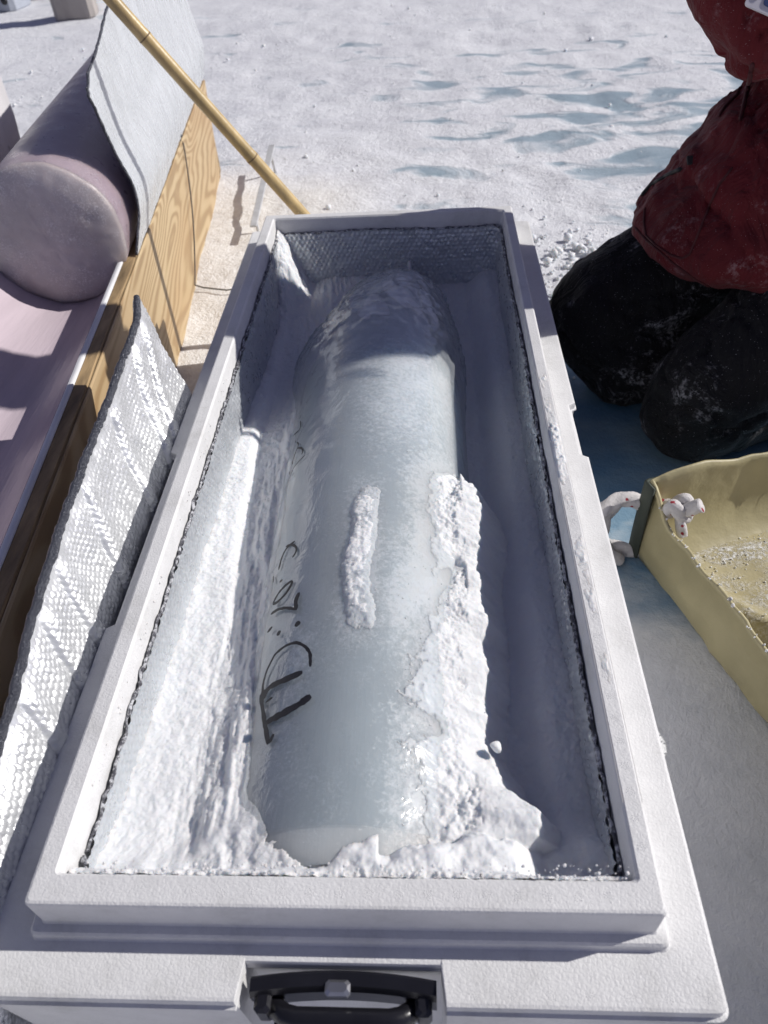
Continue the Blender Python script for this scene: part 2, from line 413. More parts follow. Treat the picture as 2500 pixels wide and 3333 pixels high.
M_CORD = mat_plain('dark_thin_cord', (0.10, 0.085, 0.07), 0.8)
M_GREYWOOD = mat_plain('grey_weathered_wood', (0.36, 0.33, 0.31), 0.8, 0, 0.2, 12, 60, 0.002, sc=(1, 1, 0.3))
M_BROWNWOOD = mat_plain('brown_board', (0.36, 0.24, 0.13), 0.7, 0, 0.3, 8)
M_PANEL = mat_plain('blue_grey_panel', (0.38, 0.41, 0.47), 0.5)
M_SLAT = mat_plain('grey_metal_slat', (0.55, 0.56, 0.57), 0.45, 0.2, 0.2, 30)
M_MILK = mat_plain('milky_plastic', (0.72, 0.71, 0.73), 0.4, 0, 0.1, 6, 10, 0.006, sc=(3, 3, 0.5))
M_PARKA = mat_cloth('red_parka_cloth', (0.105, 0.0075, 0.012), 0.40, snow_col=(0.42, 0.30, 0.33))
M_PANTS = mat_cloth('black_snow_pants_cloth', (0.006, 0.006, 0.008), 0.75, snow_col=(0.42, 0.42, 0.46))
M_SKIN = mat_plain('skin', (0.48, 0.29, 0.21), 0.5, 0, 0.08, 20)
M_GLOVE = mat_plain('black_glove', (0.02, 0.02, 0.022), 0.7)
M_HAT = mat_plain('dark_wool_hat', (0.03, 0.03, 0.05), 0.9, 0, 0.3, 200)
M_BADGEW = mat_plain('badge_white', (0.62, 0.60, 0.64), 0.35)
M_BADGEB = mat_plain('badge_blue', (0.025, 0.05, 0.16), 0.4)
def mat_rope():
    m, nt, b = new_mat('white_rope_red_flecks'); v = coords(nt)
    f = ramp(nt, noise(nt, v, 75, 1, 0.4), [(0.69, 0.0), (0.72, 1.0)])
    nt.links.new(mixc(nt, f, (0.62, 0.60, 0.60), (0.34, 0.025, 0.045)), b.inputs['Base Color'])
    b.inputs['Roughness'].default_value = 0.85
    bump(nt, b, noise(nt, v, 260, 4, 0.7), 0.8, 0.003)
    return m
M_ROPE = mat_rope()
M_GROUND = mat_ground()

# ------------------------------------------------------------------ ground
ZG = -0.36
n = 460
u = np.linspace(-1, 1, n)
gx = np.sinh(5.6*u)*1.0+0.2; gy = np.sinh(5.6*u)*1.0+2.2
GX, GY = np.meshgrid(gx, gy, indexing='ij')
ice_soft = sstep(0.1, 0.25, GX)*sstep(1.9, 1.6, GY)*sstep(1.9, 1.6, GX)
amp = 1-0.85*ice_soft
GZ = ZG+amp*(0.010*fbm(GX*2.2, GY*3.0, 3, 3)+0.012*fbm(GX*9, GY*11, 4, 8)+0.25*fbm(GX*0.03, GY*0.03, 3, 4)*sstep(8, 40, np.hypot(GX, GY-2)))
g = grid_mesh('ground', np.stack([GX, GY, GZ], -1), M_GROUND)
prop(g, kind='structure')

# ------------------------------------------------------------------ foam box
box = empty('foam_box', (-0.08, 0.90, ZG), 'white foam shipping box with open top holding an ice core in snow', 'foam box')
FR = np.array([at_z(775, 3165, -0.056)[0], at_z(1452, 3170, -0.056)[0]])
def loop(x0, x1, y0, y1, rad, z, notch=0.0, rec=0.0):
    L = []
    def arc(cx, cy, a0):
        for k in range(5):
            a = a0+math.pi/2*k/4; L.append((cx+rad*math.cos(a), cy+rad*math.sin(a), z))
    arc(x0+rad, y0+rad, math.pi)
    for k, xx in enumerate((FR[0], FR[0]+0.004, FR[1]-0.004, FR[1])):
        L.append((xx, y0+(rec if k in (1, 2) else 0), z))
    arc(x1-rad, y0+rad, -math.pi/2)
    for k, yy in enumerate((0.836, 0.842, 0.962, 0.968)):
        L.append((x1-(notch if k in (1, 2) else 0), yy, z))
    arc(x1-rad, y1-rad, 0)
    arc(x0+rad, y1-rad, math.pi/2)
    for k, yy in enumerate((0.868, 0.862, 0.542, 0.536)):
        L.append((x0+(notch if k in (1, 2) else 0), yy, z))
    return L
RO = (-0.344, 0.1832, 0.209, 1.600); RI = (-0.323, 0.1640, 0.235, 1.578); LE = (-0.392, 0.230, 0.155, 1.652)
def gr(b, d): return (b[0]-d, b[1]+d, b[2]-d, b[3]+d)
LOOPS = [loop(*gr(RI, -0.012), 0.012, -0.325), loop(*gr(RI, -0.002), 0.008, -0.03), loop(*RI, 0.005, -0.003), loop(*gr(RI, 0.0025), 0.005, 0.0),
         loop(*gr(RO, -0.003), 0.004, 0.0), loop(*gr(RO, -0.0009), 0.004, -0.0009), loop(*RO, 0.004, -0.003), loop(*RO, 0.004, -0.042), loop(*gr(RO, 0.0012), 0.005, -0.0446),
         loop(*gr(RO, 0.0075), 0.005, -0.0452), loop(*gr(RO, 0.0095), 0.006, -0.0475), loop(*gr(RO, 0.0098), 0.006, -0.0535), loop(*gr(RO, 0.0112), 0.007, -0.0556),
         loop(*gr(LE, -0.0035), 0.008, -0.0560, 0.010, 0.030), loop(*gr(LE, -0.0008), 0.009, -0.0568, 0.010, 0.030), loop(*LE, 0.009, -0.0595, 0.010, 0.030),
         loop(*LE, 0.009, -0.0670, 0.010, 0.030), loop(*gr(LE, 0.0028), 0.010, -0.0680, 0.008, 0.032), loop(*gr(LE, 0.0028), 0.010, -0.0705, 0.008, 0.032),
         loop(*gr(LE, -0.001), 0.010, -0.0725, 0.010, 0.034), loop(*gr(LE, -0.004), 0.012, -0.2, 0.010, 0.034), loop(*gr(LE, -0.006), 0.012, -0.355, 0.0, 0.0)]
m_ = len(LOOPS[0]); V = [p for L in LOOPS for p in L]; F = []
for i in range(len(LOOPS)-1):
    for k in range(m_):
        F.append((i*m_+k, (i+1)*m_+k, (i+1)*m_+(k+1) % m_, i*m_+(k+1) % m_))
F.append(tuple(range(m_))); F.append(tuple((len(LOOPS)-1)*m_+k for k in range(m_-1, -1, -1)))
mesh('foam_shell', V, F, M_FOAM, box, smooth=False)

# vent rosettes moulded into the foam
def rosette(seed):
    rr = random.Random(seed); parts = []
    for k in range(16):
        a = k*2.4; r = 0.0042*math.sqrt((k+0.5)/16); s = 0.0006+0.0003*rr.random()
        c = (r*math.cos(a), r*math.sin(a), 0)
        Vv = [(c[0]+s*math.cos(q), c[1]+s*math.sin(q), -0.0003) for q in (0, 1.57, 3.14, 4.71)]+[(c[0], c[1], s*0.35)]
        parts.append((Vv, [(0, 1, 4), (1, 2, 4), (2, 3, 4), (3, 0, 4)]))
    return join_geo(parts)
VM = []
for k in range(3):
    v_, f_ = rosette(k); me = bpy.data.meshes.new('vent_mark'); me.from_pydata(v_, [], f_); me.materials.append(M_FOAM); VM.append(me)
spots = [(-0.20+0.0242*k, 0.2215, 0.0) for k in range(15)]+[(0.1735, 0.262+0.0242*k, 0.0) for k in range(26)]
spots += [(0.03+0.031*k, 0.1655, -0.056) for k in range(7)]+[(0.09+0.035*k, 0.1815, -0.056) for k in range(4)]
for k, (x, y, z) in enumerate(spots):
    o = bpy.data.objects.new('vent_mark', VM[k % 3]); link(o, box)
    o.location = (x, y, z+0.0002); o.rotation_euler = (0, 0, k*1.1)

# foil bubble liner inside the box
def bubbles(s, v, pitch):
    row = np.round(v/(pitch*0.866)); cx = (np.round(s/pitch-0.5*(row % 2))+0.5*(row % 2))*pitch
    d = np.hypot(s-cx, v-row*pitch*0.866)/(pitch*0.48)
    return np.sqrt(np.clip(1-d*d, 0, 1))
def liner():
    x0, x1, y0, y1 = gr(RI, -0.0055); rad = 0.02
    pts = []; nrm = []
    step = 0.0024
    def seg(a, b, nn):
        L = math.hypot(b[0]-a[0], b[1]-a[1]); c = int(L/step)
        for k in range(c): pts.append((a[0]+(b[0]-a[0])*k/c, a[1]+(b[1]-a[1])*k/c)); nrm.append(nn)
    def arc(cx, cy, a0):
        for k in range(12):
            a = a0+math.pi/2*k/12; pts.append((cx+rad*math.cos(a), cy+rad*math.sin(a))); nrm.append((-math.cos(a), -math.sin(a)))
    arc(x0+rad, y0+rad, math.pi); seg((x0+rad, y0), (x1-rad, y0), (0, 1))
    arc(x1-rad, y0+rad, -math.pi/2); seg((x1, y0+rad), (x1, y1-rad), (-1, 0))
    arc(x1-rad, y1-rad, 0); seg((x1-rad, y1), (x0+rad, y1), (0, -1))
    arc(x0+rad, y1-rad, math.pi/2); seg((x0, y1-rad), (x0, y0+rad), (1, 0))
    P = np.array(pts); Nn = np.array(nrm)
    s = np.concatenate([[0], np.cumsum(np.hypot(*np.diff(P, axis=0).T))])
    vv = np.linspace(0, 1, 56)
    S, W = np.meshgrid(s, vv, indexing='ij')
    tot = s[-1]
    wav = np.sin(S/tot*2*math.pi*7)*0.0
    top = -0.030-0.006*fbm(S*6, S*0+3, 3, 2)-0.002*fbm(S*60, S*0, 2, 4)
    Z = top-W*0.15
    D = 0.0026*bubbles(S, W*0.15, 0.0105)+0.004*(fbm(S*14, W*3, 3, 6)+0.3)*W+0.0015*fbm(S*90, W*14, 2, 9)
    D += 0.0022*np.abs(fbm(S*25+W*6, W*2.0, 2, 13))
    X = P[:, 0][:, None]+Nn[:, 0][:, None]*D; Y = P[:, 1][:, None]+Nn[:, 1][:, None]*D
    grid_mesh('foil_liner', np.stack([X, Y, Z], -1), M_LINER, box, closed=True)
    # thick cut edge of the liner
    K = 2; q = P[::K]; nn = Nn[::K]; sq = s[::K]
    zt = top[::K, 0]
    off = 0.0004+0.0026*fbm(sq*70, sq*0+1, 2, 3)
    path = np.stack([q[:, 0]+nn[:, 0]*off, q[:, 1]+nn[:, 1]*off, zt+0.0012*fbm(sq*110, sq*0, 2, 5)], -1)
    rad_ = 0.0022+0.0016*fbm(sq*160, sq*0+8, 2, 7)
    mesh('liner_edge', *tube_geo(path, rad_, 6), M_LINEDGE, box)
liner()

# carrying handle let into the front
hx0, hx1 = FR[0]+0.010, FR[1]-0.008; hc = (hx0+hx1)/2; hw = (hx1-hx0)/2
hb = (hc, 0.170, -0.085)
def plate():
    Vv = []; Ff = []
    K = 24
    for k in range(K+1):
        t = -1+2*k/K; x = hc+hw*t; yt = 0.1815-0.006*t*t
        for (y, z) in ((yt, -0.0625), (yt-0.002, -0.0612), (yt-0.011, -0.0635), (yt-0.014, -0.070), (yt-0.012, -0.105), (yt, -0.105)):
            Vv.append((x, y, z))
    for k in range(K):
        for j in range(6): Ff.append((k*6+j, k*6+(j+1) % 6, (k+1)*6+(j+1) % 6, (k+1)*6+j))
    Ff += [(5, 4, 3, 2, 1, 0), tuple(K*6+j for j in range(6))]
    return Vv, Ff
v_, f_ = plate(); hp = mesh('handle_plate', v_, f_, M_BLACK, box, smooth=False)
def subpart(name, geo, mat, par, smooth=True):
    me = bpy.data.meshes.new(name); me.from_pydata([tuple(map(float, p)) for p in geo[0]], [], geo[1]); me.update()
    if smooth: me.polygons.foreach_set('use_smooth', [True]*len(me.polygons))
    me.materials.append(mat); o = bpy.data.objects.new(name, me); COL.objects.link(o); o.parent = par; return o
gp = [(hc-hw*0.78, 0.166, -0.090), (hc-hw*0.74, 0.158, -0.083), (hc-hw*0.62, 0.152, -0.079)]+[(hc+hw*t, 0.150, -0.078) for t in np.linspace(-0.5, 0.5, 9)]+[(hc+hw*0.62, 0.152, -0.079), (hc+hw*0.74, 0.158, -0.083), (hc+hw*0.78, 0.166, -0.090)]
subpart('grip', tube_geo(gp, 0.0085, 14), M_BLACK, hp)
for sgn in (-1, 1):
    subpart('bracket', box_geo((hc+sgn*hw*0.86, 0.160, -0.083), (0.014, 0.018, 0.03), None, 0.003), M_BLACK, hp, False)
    subpart('wire_bail', tube_geo([(hc+sgn*hw*0.72, 0.152, -0.093), (hc+sgn*hw*0.86, 0.137, -0.115), (hc+sgn*hw*0.9, 0.132, -0.15)], 0.0022, 8), M_BLACK, hp)
subpart('latch_tab', box_geo((hc-0.004, 0.1685, -0.0645), (0.021, 0.012, 0.010), None, 0.0025), M_STEEL, hp, False)
subpart('lower_bar', tube_geo([(hc-hw*0.8, 0.146, -0.0965), (hc, 0.144, -0.098), (hc+hw*0.8, 0.146, -0.0965)], 0.003, 8), M_BLACK, hp)

# ------------------------------------------------------------------ main ice core
XC, ZC, RC = -0.086, -0.165, 0.145
def core_state(y):
    """centre x, centre z, radius along the core, breaking down to a blunt oblique end"""
    yk = [0.0, 1.08, 1.14, 1.20, 1.28, 1.36, 1.42, 1.46, 1.485, 1.497]
    r = float(np.interp(y, yk, [RC, RC, 0.143, 0.135, 0.117, 0.094, 0.073, 0.054, 0.032, 0.004]))
    cx = float(np.interp(y, yk, [XC, XC, -0.085, -0.080, -0.070, -0.060, -0.053, -0.046, -0.040, -0.036]))
    top = float(np.interp(y, yk, [ZC+RC, ZC+RC, ZC+RC-.001, -0.026, -0.036, -0.050, -0.061, -0.070, -0.082, -0.098]))
    near = math.sqrt(max(0.15, 1-max(0.0, min(1.0, (0.272-y)/0.022))**2))
    r *= near
    return cx, top-r, r
core = empty('ice_core', (XC, 0.8, -0.31), 'long blue-grey ice core with marker writing lying in the open foam box', 'ice core')
ys = np.concatenate([np.linspace(0.252, 0.30, 10), np.linspace(0.302, 1.08, 330), np.linspace(1.083, 1.497, 130)])
th = np.linspace(0, 2*math.pi, 241)
P = np.zeros((len(th), len(ys), 3))
for j, y in enumerate(ys):
    cx, cz, r = core_state(y)
    irr = 1+0.006*fbm(np.cos(th)*3+y*3, np.sin(th)*3, 3, 21)+0.10*float(sstep(1.1, 1.3, y))*fbm(np.cos(th)*2+y*9, np.sin(th)*2+y*2, 3, 25)
    P[:, j, 0] = cx+r*irr*np.cos(th); P[:, j, 1] = y; P[:, j, 2] = cz+r*irr*np.sin(th)
cb = grid_mesh('core_body', P[::-1], M_CORE, core)
_q = P[::-1].reshape(-1, 3); _x, _y = _q[:, 0], _q[:, 1]
_s = np.exp(-((_x+0.084)/0.026)**2)*sstep(0.45, 0.53, _y)*sstep(0.82, 0.70, _y)
_s = np.maximum(_s, 0.85*np.exp(-((_x+0.022)/0.045)**2-((_y-0.57)/0.13)**2))
_s = np.maximum(_s, 0.95*sstep(-0.075, 0.015, _x)*sstep(0.93, 0.80, _y))
_s = np.maximum(_s, 0.75*sstep(0.52, 0.33, _y)*sstep(-0.075, 0.0, _x))
_s = np.maximum(_s, 0.62*sstep(0.72, 0.92, _y)*sstep(1.18, 1.05, _y)*sstep(-0.16, -0.06, _x))
_s = np.maximum(_s, 0.5*np.exp(-((_x+0.145)/0.022)**2-((_y-0.475)/0.07)**2))
_s = np.clip(_s*(1+0.5*fbm(_x*28, _y*22, 4, 91)), 0, 1)*(_q[:, 2] > ZC)
at_ = cb.data.attributes.new('frost', 'FLOAT', 'POINT'); at_.data.foreach_set('value', _s.astype(np.float32))

# marker strokes, traced over the left flank
def hit_core(px, py, rr):
    d = ray(px, py); a = d[0]**2+d[2]**2; ox, oz = CAM[0]-XC, CAM[2]-ZC
    b = 2*(ox*d[0]+oz*d[2]); c = ox*ox+oz*oz-rr*rr; D = b*b-4*a*c
    if D < 0: D = 0
    t = (-b-math.sqrt(D))/(2*a); return CAM+t*d
def crop(ox, oy, sc, pts): return [(ox+x/sc, oy+y/sc) for x, y in pts]
A_ = lambda pts: crop(700, 1500, 1.843, pts)
B_ = lambda pts: crop(700, 2200, 1.843, pts)
C_ = lambda pts: crop(780, 1350, 5.53, pts)
strokes = [
    (A_([(480, 482), (430, 522), (405, 570), (390, 620), (383, 655)]), 1.0), (A_([(425, 515), (460, 500), (488, 515), (490, 545), (465, 580)]), 0.8),
    (A_([(388, 728), (405, 714)]), 0.9), (A_([(350, 690), (350, 730)]), 0.6),
    (A_([(465, 718), (425, 745), (380, 795), (345, 862), (375, 850), (425, 800), (455, 750), (466, 720)]), 1.0),
    (A_([(505, 790), (486, 830), (482, 862), (490, 890)]), 1.3), (A_([(492, 892), (430, 882), (380, 890), (335, 920)]), 1.0),
    (A_([(315, 1030), (345, 995)]), 1.1), (A_([(376, 1050), (390, 1018)]), 1.4), (A_([(482, 995), (508, 962)]), 1.5),
    (A_([(285, 1450), (288, 1340), (310, 1260), (360, 1160), (430, 1105), (490, 1088), (545, 1115), (572, 1155), (572, 1235)]), 0.9),
    (A_([(290, 1430), (300, 1395), (325, 1358), (400, 1322), (470, 1292), (525, 1268)]), 1.7), (A_([(305, 1450), (345, 1420)]), 0.8),
    (B_([(275, 110), (285, 190), (300, 290), (310, 350), (320, 410)]), 1.3), (B_([(322, 405), (338, 380), (352, 348)]), 1.0),
    (B_([(308, 280), (400, 230), (500, 175), (575, 120)]), 1.9), (B_([(275, 110), (290, 100), (320, 75)]), 1.2),
    (C_([(1110, 5), (1080, 75)]), 0.5), (C_([(1095, 110), (1105, 200), (1075, 285), (1010, 330), (975, 370)]), 0.7), (C_([(1010, 465), (1005, 510)]), 0.5),
    (C_([(1030, 500), (1060, 510), (1060, 570), (1010, 670), (950, 860), (960, 890)]), 0.6), (C_([(1050, 600), (1110, 590), (1150, 640), (1120, 715)]), 0.8),
    (C_([(1175, 735), (1050, 860), (970, 960), (920, 1100)]), 0.5), (C_([(905, 1020), (900, 1080)]), 0.5)]
def ink():
    parts = []
    for pts, w in strokes:
        p = np.array([hit_core(x, y, RC+0.007) for x, y in pts])
        d = np.concatenate([[0], np.cumsum(np.linalg.norm(np.diff(p, axis=0), axis=1))])
        nseg = max(6, int(d[-1]/0.003)); tt = np.linspace(0, d[-1], nseg)
        q = np.stack([np.interp(tt, d, p[:, k]) for k in range(3)], -1)
        for _ in range(2): q[1:-1] = 0.25*q[:-2]+0.5*q[1:-1]+0.25*q[2:]
        rad = q-np.array([XC, 0, ZC]); rad[:, 1] = 0; rad /= np.linalg.norm(rad, axis=1)[:, None]
        q = np.stack([XC+rad[:, 0]*(RC+0.0072), q[:, 1], ZC+rad[:, 2]*(RC+0.0072)], -1)
        T = np.gradient(q, axis=0); T /= np.linalg.norm(T, axis=1)[:, None]; S = np.cross(T, rad)
        hwid = 0.0023*w*(0.8+0.35*np.array([random.random() for _ in q])); hwid[0] *= .5; hwid[-1] *= .5
        Vv = []; Ff = []
        for k in range(len(q)): Vv += [q[k]+S[k]*hwid[k], q[k]-S[k]*hwid[k]]
        for k in range(len(q)-1): Ff.append((2*k, 2*k+1, 2*k+3, 2*k+2))
        mesh('ink_stroke', Vv, Ff, M_INK, core)
ink()

# clear plastic sleeve hugging the core, crumpled beyond its far end
ys2 = np.linspace(0.285, 1.53, 260); th2 = np.linspace(R(-12), R(205), 110)
P = np.zeros((len(th2), len(ys2), 3))
for j, y in enumerate(ys2):
    cx, cz, r = core_state(min(y, 1.44))
    k = float(sstep(1.02, 1.25, y)); e = float(sstep(1.40, 1.53, y))
    rr = r+0.0045+0.010*k*(1-e)
    rx = RC; rz = rr*(1-0.30*e)
    w = 0.0025*fbm(th2*2.2, th2*0+y*16, 4, 31)+0.005*k*np.abs(fbm(th2*3+y*9, th2*1.5-y*17, 3, 37))+0.005*k*(1-np.abs(fbm(th2*5-y*12, th2*3+y*30, 3, 38)))**6
    left = sstep(2.0, 3.2, th2)
    w = w+left*0.006*np.abs(fbm(th2*9+y*3, th2*0+y*11, 3, 41))
    a = th2
    P[:, j, 0] = cx+(rr*(1-0.35*e)+w)*np.cos(a)-0.020*k*(1-e)*np.maximum(-np.cos(a), 0)
    P[:, j, 1] = y
    P[:, j, 2] = cz+(rz+w)*np.sin(a)-0.015*e
grid_mesh('plastic_sleeve', P[::-1], M_FILM, core)

# ------------------------------------------------------------------ snow packed round the core
nx, ny = 380, 1040
sx_ = np.linspace(-0.3185, 0.1595, nx); sy_ = np.linspace(0.2385, 1.574, ny)
SX, SY = np.meshgrid(sx_, sy_, indexing='ij')
def rdg(x, y, o, s): return 1-2*np.abs(fbm(x, y, o, s))
fn = 0.55*fbm(SX*34, SY*30, 5, 51, 0.6)+0.45*fbm(SX*110, SY*100, 4, 57, 0.65)
big = fbm(SX*8, SY*5, 3, 61)
fine = fbm(SX*260, SY*240, 3, 66, 0.7)
grain = fbm(SX*620, SY*600, 2, 68)
def itp(y, pts): return np.interp(y, [p[0] for p in pts], [p[1] for p in pts])
zl = itp(SY, [(0.24, -0.050), (0.3, -0.068), (0.5, -0.092), (0.75, -0.104), (0.98, -0.112), (1.08, -0.124), (1.22, -0.15), (1.4, -0.16), (1.57, -0.15)])
zr = itp(SY, [(0.24, -0.078), (0.3, -0.098), (0.5, -0.096), (0.8, -0.13), (1.1, -0.138), (1.4, -0.14), (1.57, -0.13)])
groove = itp(SY, [(0.24, -0.225), (0.45, -0.245), (0.7, -0.262), (1.0, -0.282), (1.6, -0.29)])+0.006*fbm(SY*7, SY*0+2, 3, 71)
gd = itp(SY, [(0.24, 0.0), (0.38, 0.001), (0.6, 0.006), (0.95, 0.015), (1.05, 0.012), (1.6, 0.0)])
left = zl-gd*np.where(SX > groove, np.exp(-((SX-groove)/0.030)**2), np.exp(-((SX-groove)/0.010)**2))+0.016*sstep(-0.255, -0.20, SX)
streak = (0.009*fbm(SX*50+SY*5, SY*5.5, 4, 75)+0.003*fbm(SX*110+SY*9, SY*30, 3, 76))*sstep(-0.275, -0.245, SX)*sstep(-0.1, -0.2, SX)
left = left+streak
right = zr-0.030*sstep(0.135, 0.085, SX)
base = np.where(SX < -0.05, left, right)
base = base+0.0042*fn+0.006*big+0.0010*fine+0.0004*grain
# bank against the near wall
fbe = itp(SX, [(-0.32, 0.262), (-0.225, 0.262), (-0.20, 0.290), (-0.17, 0.318), (-0.135, 0.312), (-0.105, 0.285), (-0.07, 0.300), (-0.04, 0.285), (0.0, 0.295), (0.03, 0.31), (0.16, 0.30)])
fb = sstep(fbe+0.026, fbe-0.034, SY+0.014*fbm(SX*20, SY*10, 3, 81)+0.010*fn)
bank_h = itp(SX, [(-0.32, -0.034), (-0.23, -0.038), (-0.20, -0.045), (-0.17, -0.034), (-0.13, -0.024), (-0.09, -0.014), (-0.05, -0.006), (0.0, -0.010), (0.07, -0.030), (0.10, -0.066), (0.16, -0.056)])
base = base*(1-fb)+np.maximum(base, bank_h-0.006+0.005*fn+0.011*fbm(SX*24, SY*24, 3, 83)+0.0012*fine)*fb
edge = sstep(0.254, 0.241, SY+0.004*fn)
base = base*(1-edge)+np.maximum(base, -0.012+0.007*fn+0.003*fine)*edge
# drift in the far left corner
cd_ = np.hypot((SX+0.322)*1.35, (SY-1.578)*0.55)
base = base+0.130*sstep(0.105, 0.0, cd_+0.020*fn+0.02*big)
# surface of the core, where snow lies on it
CXY = np.array([core_state(y) for y in sy_])
dx = SX-CXY[None, :, 0]; rr = CXY[None, :, 2]
cz = np.where(np.abs(dx) < rr, CXY[None, :, 1]+np.sqrt(np.clip(rr*rr-dx*dx, 0, 1)), -1.0)
over = cz > -0.9
xb = itp(SY, [(0.24, 0.07), (0.267, 0.066), (0.291, 0.094), (0.312, 0.096), (0.345, 0.066), (0.399, 0.050), (0.458, 0.058), (0.567, 0.062), (0.66, 0.060), (0.75, 0.068), (0.80, 0.060), (0.84, 0.045), (0.88, 0.02)])
xb = xb+0.006*fbm(SY*30, SX*12, 3, 85)+0.002*fbm(SY*120, SX*90, 2, 86)
zb = (xb-0.164)*0.733+0.004
sl0 = np.clip((-0.041-zb)/np.maximum(xb, 0.02), 0.05, 0.6)
line = np.where(SX < xb, zb+(xb-SX)*sl0, zb-(SX-xb)*1.7)
heapm = sstep(0.865, 0.79, SY+0.03*fn)*sstep(-0.050, 0.050, SX+0.030*fn+0.002*fine+0.03*big)
heapm = np.where(SX > 0.045, np.maximum(heapm, sstep(0.865, 0.83, SY+0.02*fn)), heapm)
hollow = 0.016*np.exp(-((SX-0.020-0.35*(SY-0.62))/0.009)**2-((SY-0.625)/0.040)**2)
heap = line+0.0020*fn+0.003*big+0.0008*fine+0.0006*grain-hollow
heap = np.where(over & (heapm < 0.98), cz-0.0030+(np.maximum(heap, cz)-cz+0.0045)*heapm+0.0005*fine*heapm, heap)
heap = np.where(heapm > 0.03, heap, -1)
strip = np.exp(-((SX+0.084-0.006*fbm(SY*12, SY*0, 2, 3))/0.019)**4)*sstep(0.485, 0.53, SY)*sstep(0.765, 0.70, SY)
pt = 0.0085*np.clip(strip*1.1+0.60*fn+0.14*fine-0.42, 0, 1)
p2 = np.exp(-((SX+0.022)/0.034)**2-((SY-0.56)/0.10)**2)
p3 = np.exp(-((SX+0.145)/0.014)**2-((SY-0.475)/0.05)**2)
lowm = sstep(0.50, 0.33, SY)*sstep(-0.05, 0.02, SX)
soft = np.clip(np.maximum.reduce([strip*0.9, p2*0.75, p3*0.6, lowm*0.7, heapm*0.9]), 0, 1)
on = cz+np.where(pt > 0.0003, pt+0.0005*grain+0.0002, -0.0028)
SZ = np.maximum(np.maximum(base, heap), np.where(over, on, -1))
SZ = np.where(over & (SZ < cz+0.0004), np.where(np.abs(dx) < 0.8*rr, cz-0.0028, np.minimum(SZ, cz-0.004)), SZ)
sn = grid_mesh('packed_snow', np.stack([SX, SY, SZ], -1), M_SNOW)
prop(sn, 'loose white snow packed around the ice core inside the foam box', 'snow', kind='stuff')

def crumb_geo(c, r, rr):
    t = (1+5**0.5)/2
    vv = np.array([(-1, t, 0), (1, t, 0), (-1, -t, 0), (1, -t, 0), (0, -1, t), (0, 1, t), (0, -1, -t), (0, 1, -t), (t, 0, -1), (t, 0, 1), (-t, 0, -1), (-t, 0, 1)])/1.9
    vv = vv*(1+0.35*rr.standard_normal((12, 1)).clip(-1, 1))*r
    ff = [(0, 11, 5), (0, 5, 1), (0, 1, 7), (0, 7, 10), (0, 10, 11), (1, 5, 9), (5, 11, 4), (11, 10, 2), (10, 7, 6), (7, 1, 8), (3, 9, 4), (3, 4, 2), (3, 2, 6), (3, 6, 8), (3, 8, 9), (4, 9, 5), (2, 4, 11), (6, 2, 10), (8, 6, 7), (9, 8, 1)]
    return (vv+np.array(c)).tolist(), ff
def crumbs(name, pts, label, mat=M_SNOW):
    rr = np.random.default_rng(5)
    v, f = join_geo([crumb_geo(p[:3], p[3], rr) for p in pts])
    return prop(mesh(name, v, f, mat, smooth=True), label, 'snow', kind='stuff')
rr = np.random.default_rng(3); pts = []
# snow grains on the core, round the edges of the heaps
cand = rr.random((60000, 2))*np.array([nx-1, ny-1])
for a, b_ in cand:
    i, j = int(a), int(b_)
    x, y = sx_[i], sy_[j]
    if y > 0.95 or cz[i, j] < -0.9: continue
    covered = SZ[i, j] > cz[i, j]
    pr = 0.0
    w = max(0.35*strip[i, j], 0.3*p2[i, j], 0.5*heapm[i, j] if x < 0.03 else 0, 0.3*lowm[i, j]) if not covered else 0.02
    pr = max(pr, 0.30*w)
    if rr.random() < pr:
        r = 0.0004+0.0009*rr.random()**3
        z = max(SZ[i, j], cz[i, j])
        pts.append((x+rr.uniform(-.001, .001), y+rr.uniform(-.001, .001), z+r*0.5, r))
    if len(pts) > 3600: break
for k in range(700):     # grains along the liner and rim
    side = rr.integers(0, 3)
    if side == 0: x, y, z = 0.164+rr.random()**1.5*0.020, rr.uniform(0.3, 0.95), 0.0
    elif side == 1: x, y, z = rr.uniform(-0.3, 0.16), 0.2360+rr.random()**2*0.010, 0.0
    else: x, y, z = -0.3225-rr.random()*0.0, rr.uniform(0.3, 1.1), -0.012-rr.random()*0.015
    if side == 0: continue
    r = 0.0005+0.0014*rr.random()**2.5
    pts.append((x, y, z+r*0.4, r))
crumbs('snow_grains', pts, 'scattered snow grains on the ice core and foam rim')
# rime crusted on the right rim
a_ = np.linspace(0.1650, 0.1822, 26); b2_ = np.linspace(0.30, 0.98, 620)
RX, RY = np.meshgrid(a_, b2_, indexing='ij')
k_ = sstep(0.0, 0.004, RX-0.1652)*sstep(0.1820, 0.1765, RX)
m2 = np.clip(0.30+0.75*np.exp(-((RY-0.74)/0.17)**2)+0.9*fbm(RX*60, RY*26, 4, 111)-0.55, 0, 1)
RZ = -0.0006+k_*m2*(0.0042+0.0035*fbm(RX*210, RY*170, 4, 112))
prop(grid_mesh('rime_crust', np.stack([RX, RY, RZ], -1), M_SNOW), 'thin crust of rime along the right rim of the foam box', 'snow', kind='stuff')
p = at_z(1615, 2430, -0.062)
v, f = crumb_geo((0, 0, 0), 0.0085, np.random.default_rng(9))
pel = mesh('snow_pellet', v, f, M_SNOW); pel.location = p
md = pel.modifiers.new('sub', 'SUBSURF'); md.levels = md.render_levels = 2
prop(pel, 'small rounded snow pellet perched on the edge of the lit snow beside the core', 'snow pellet')

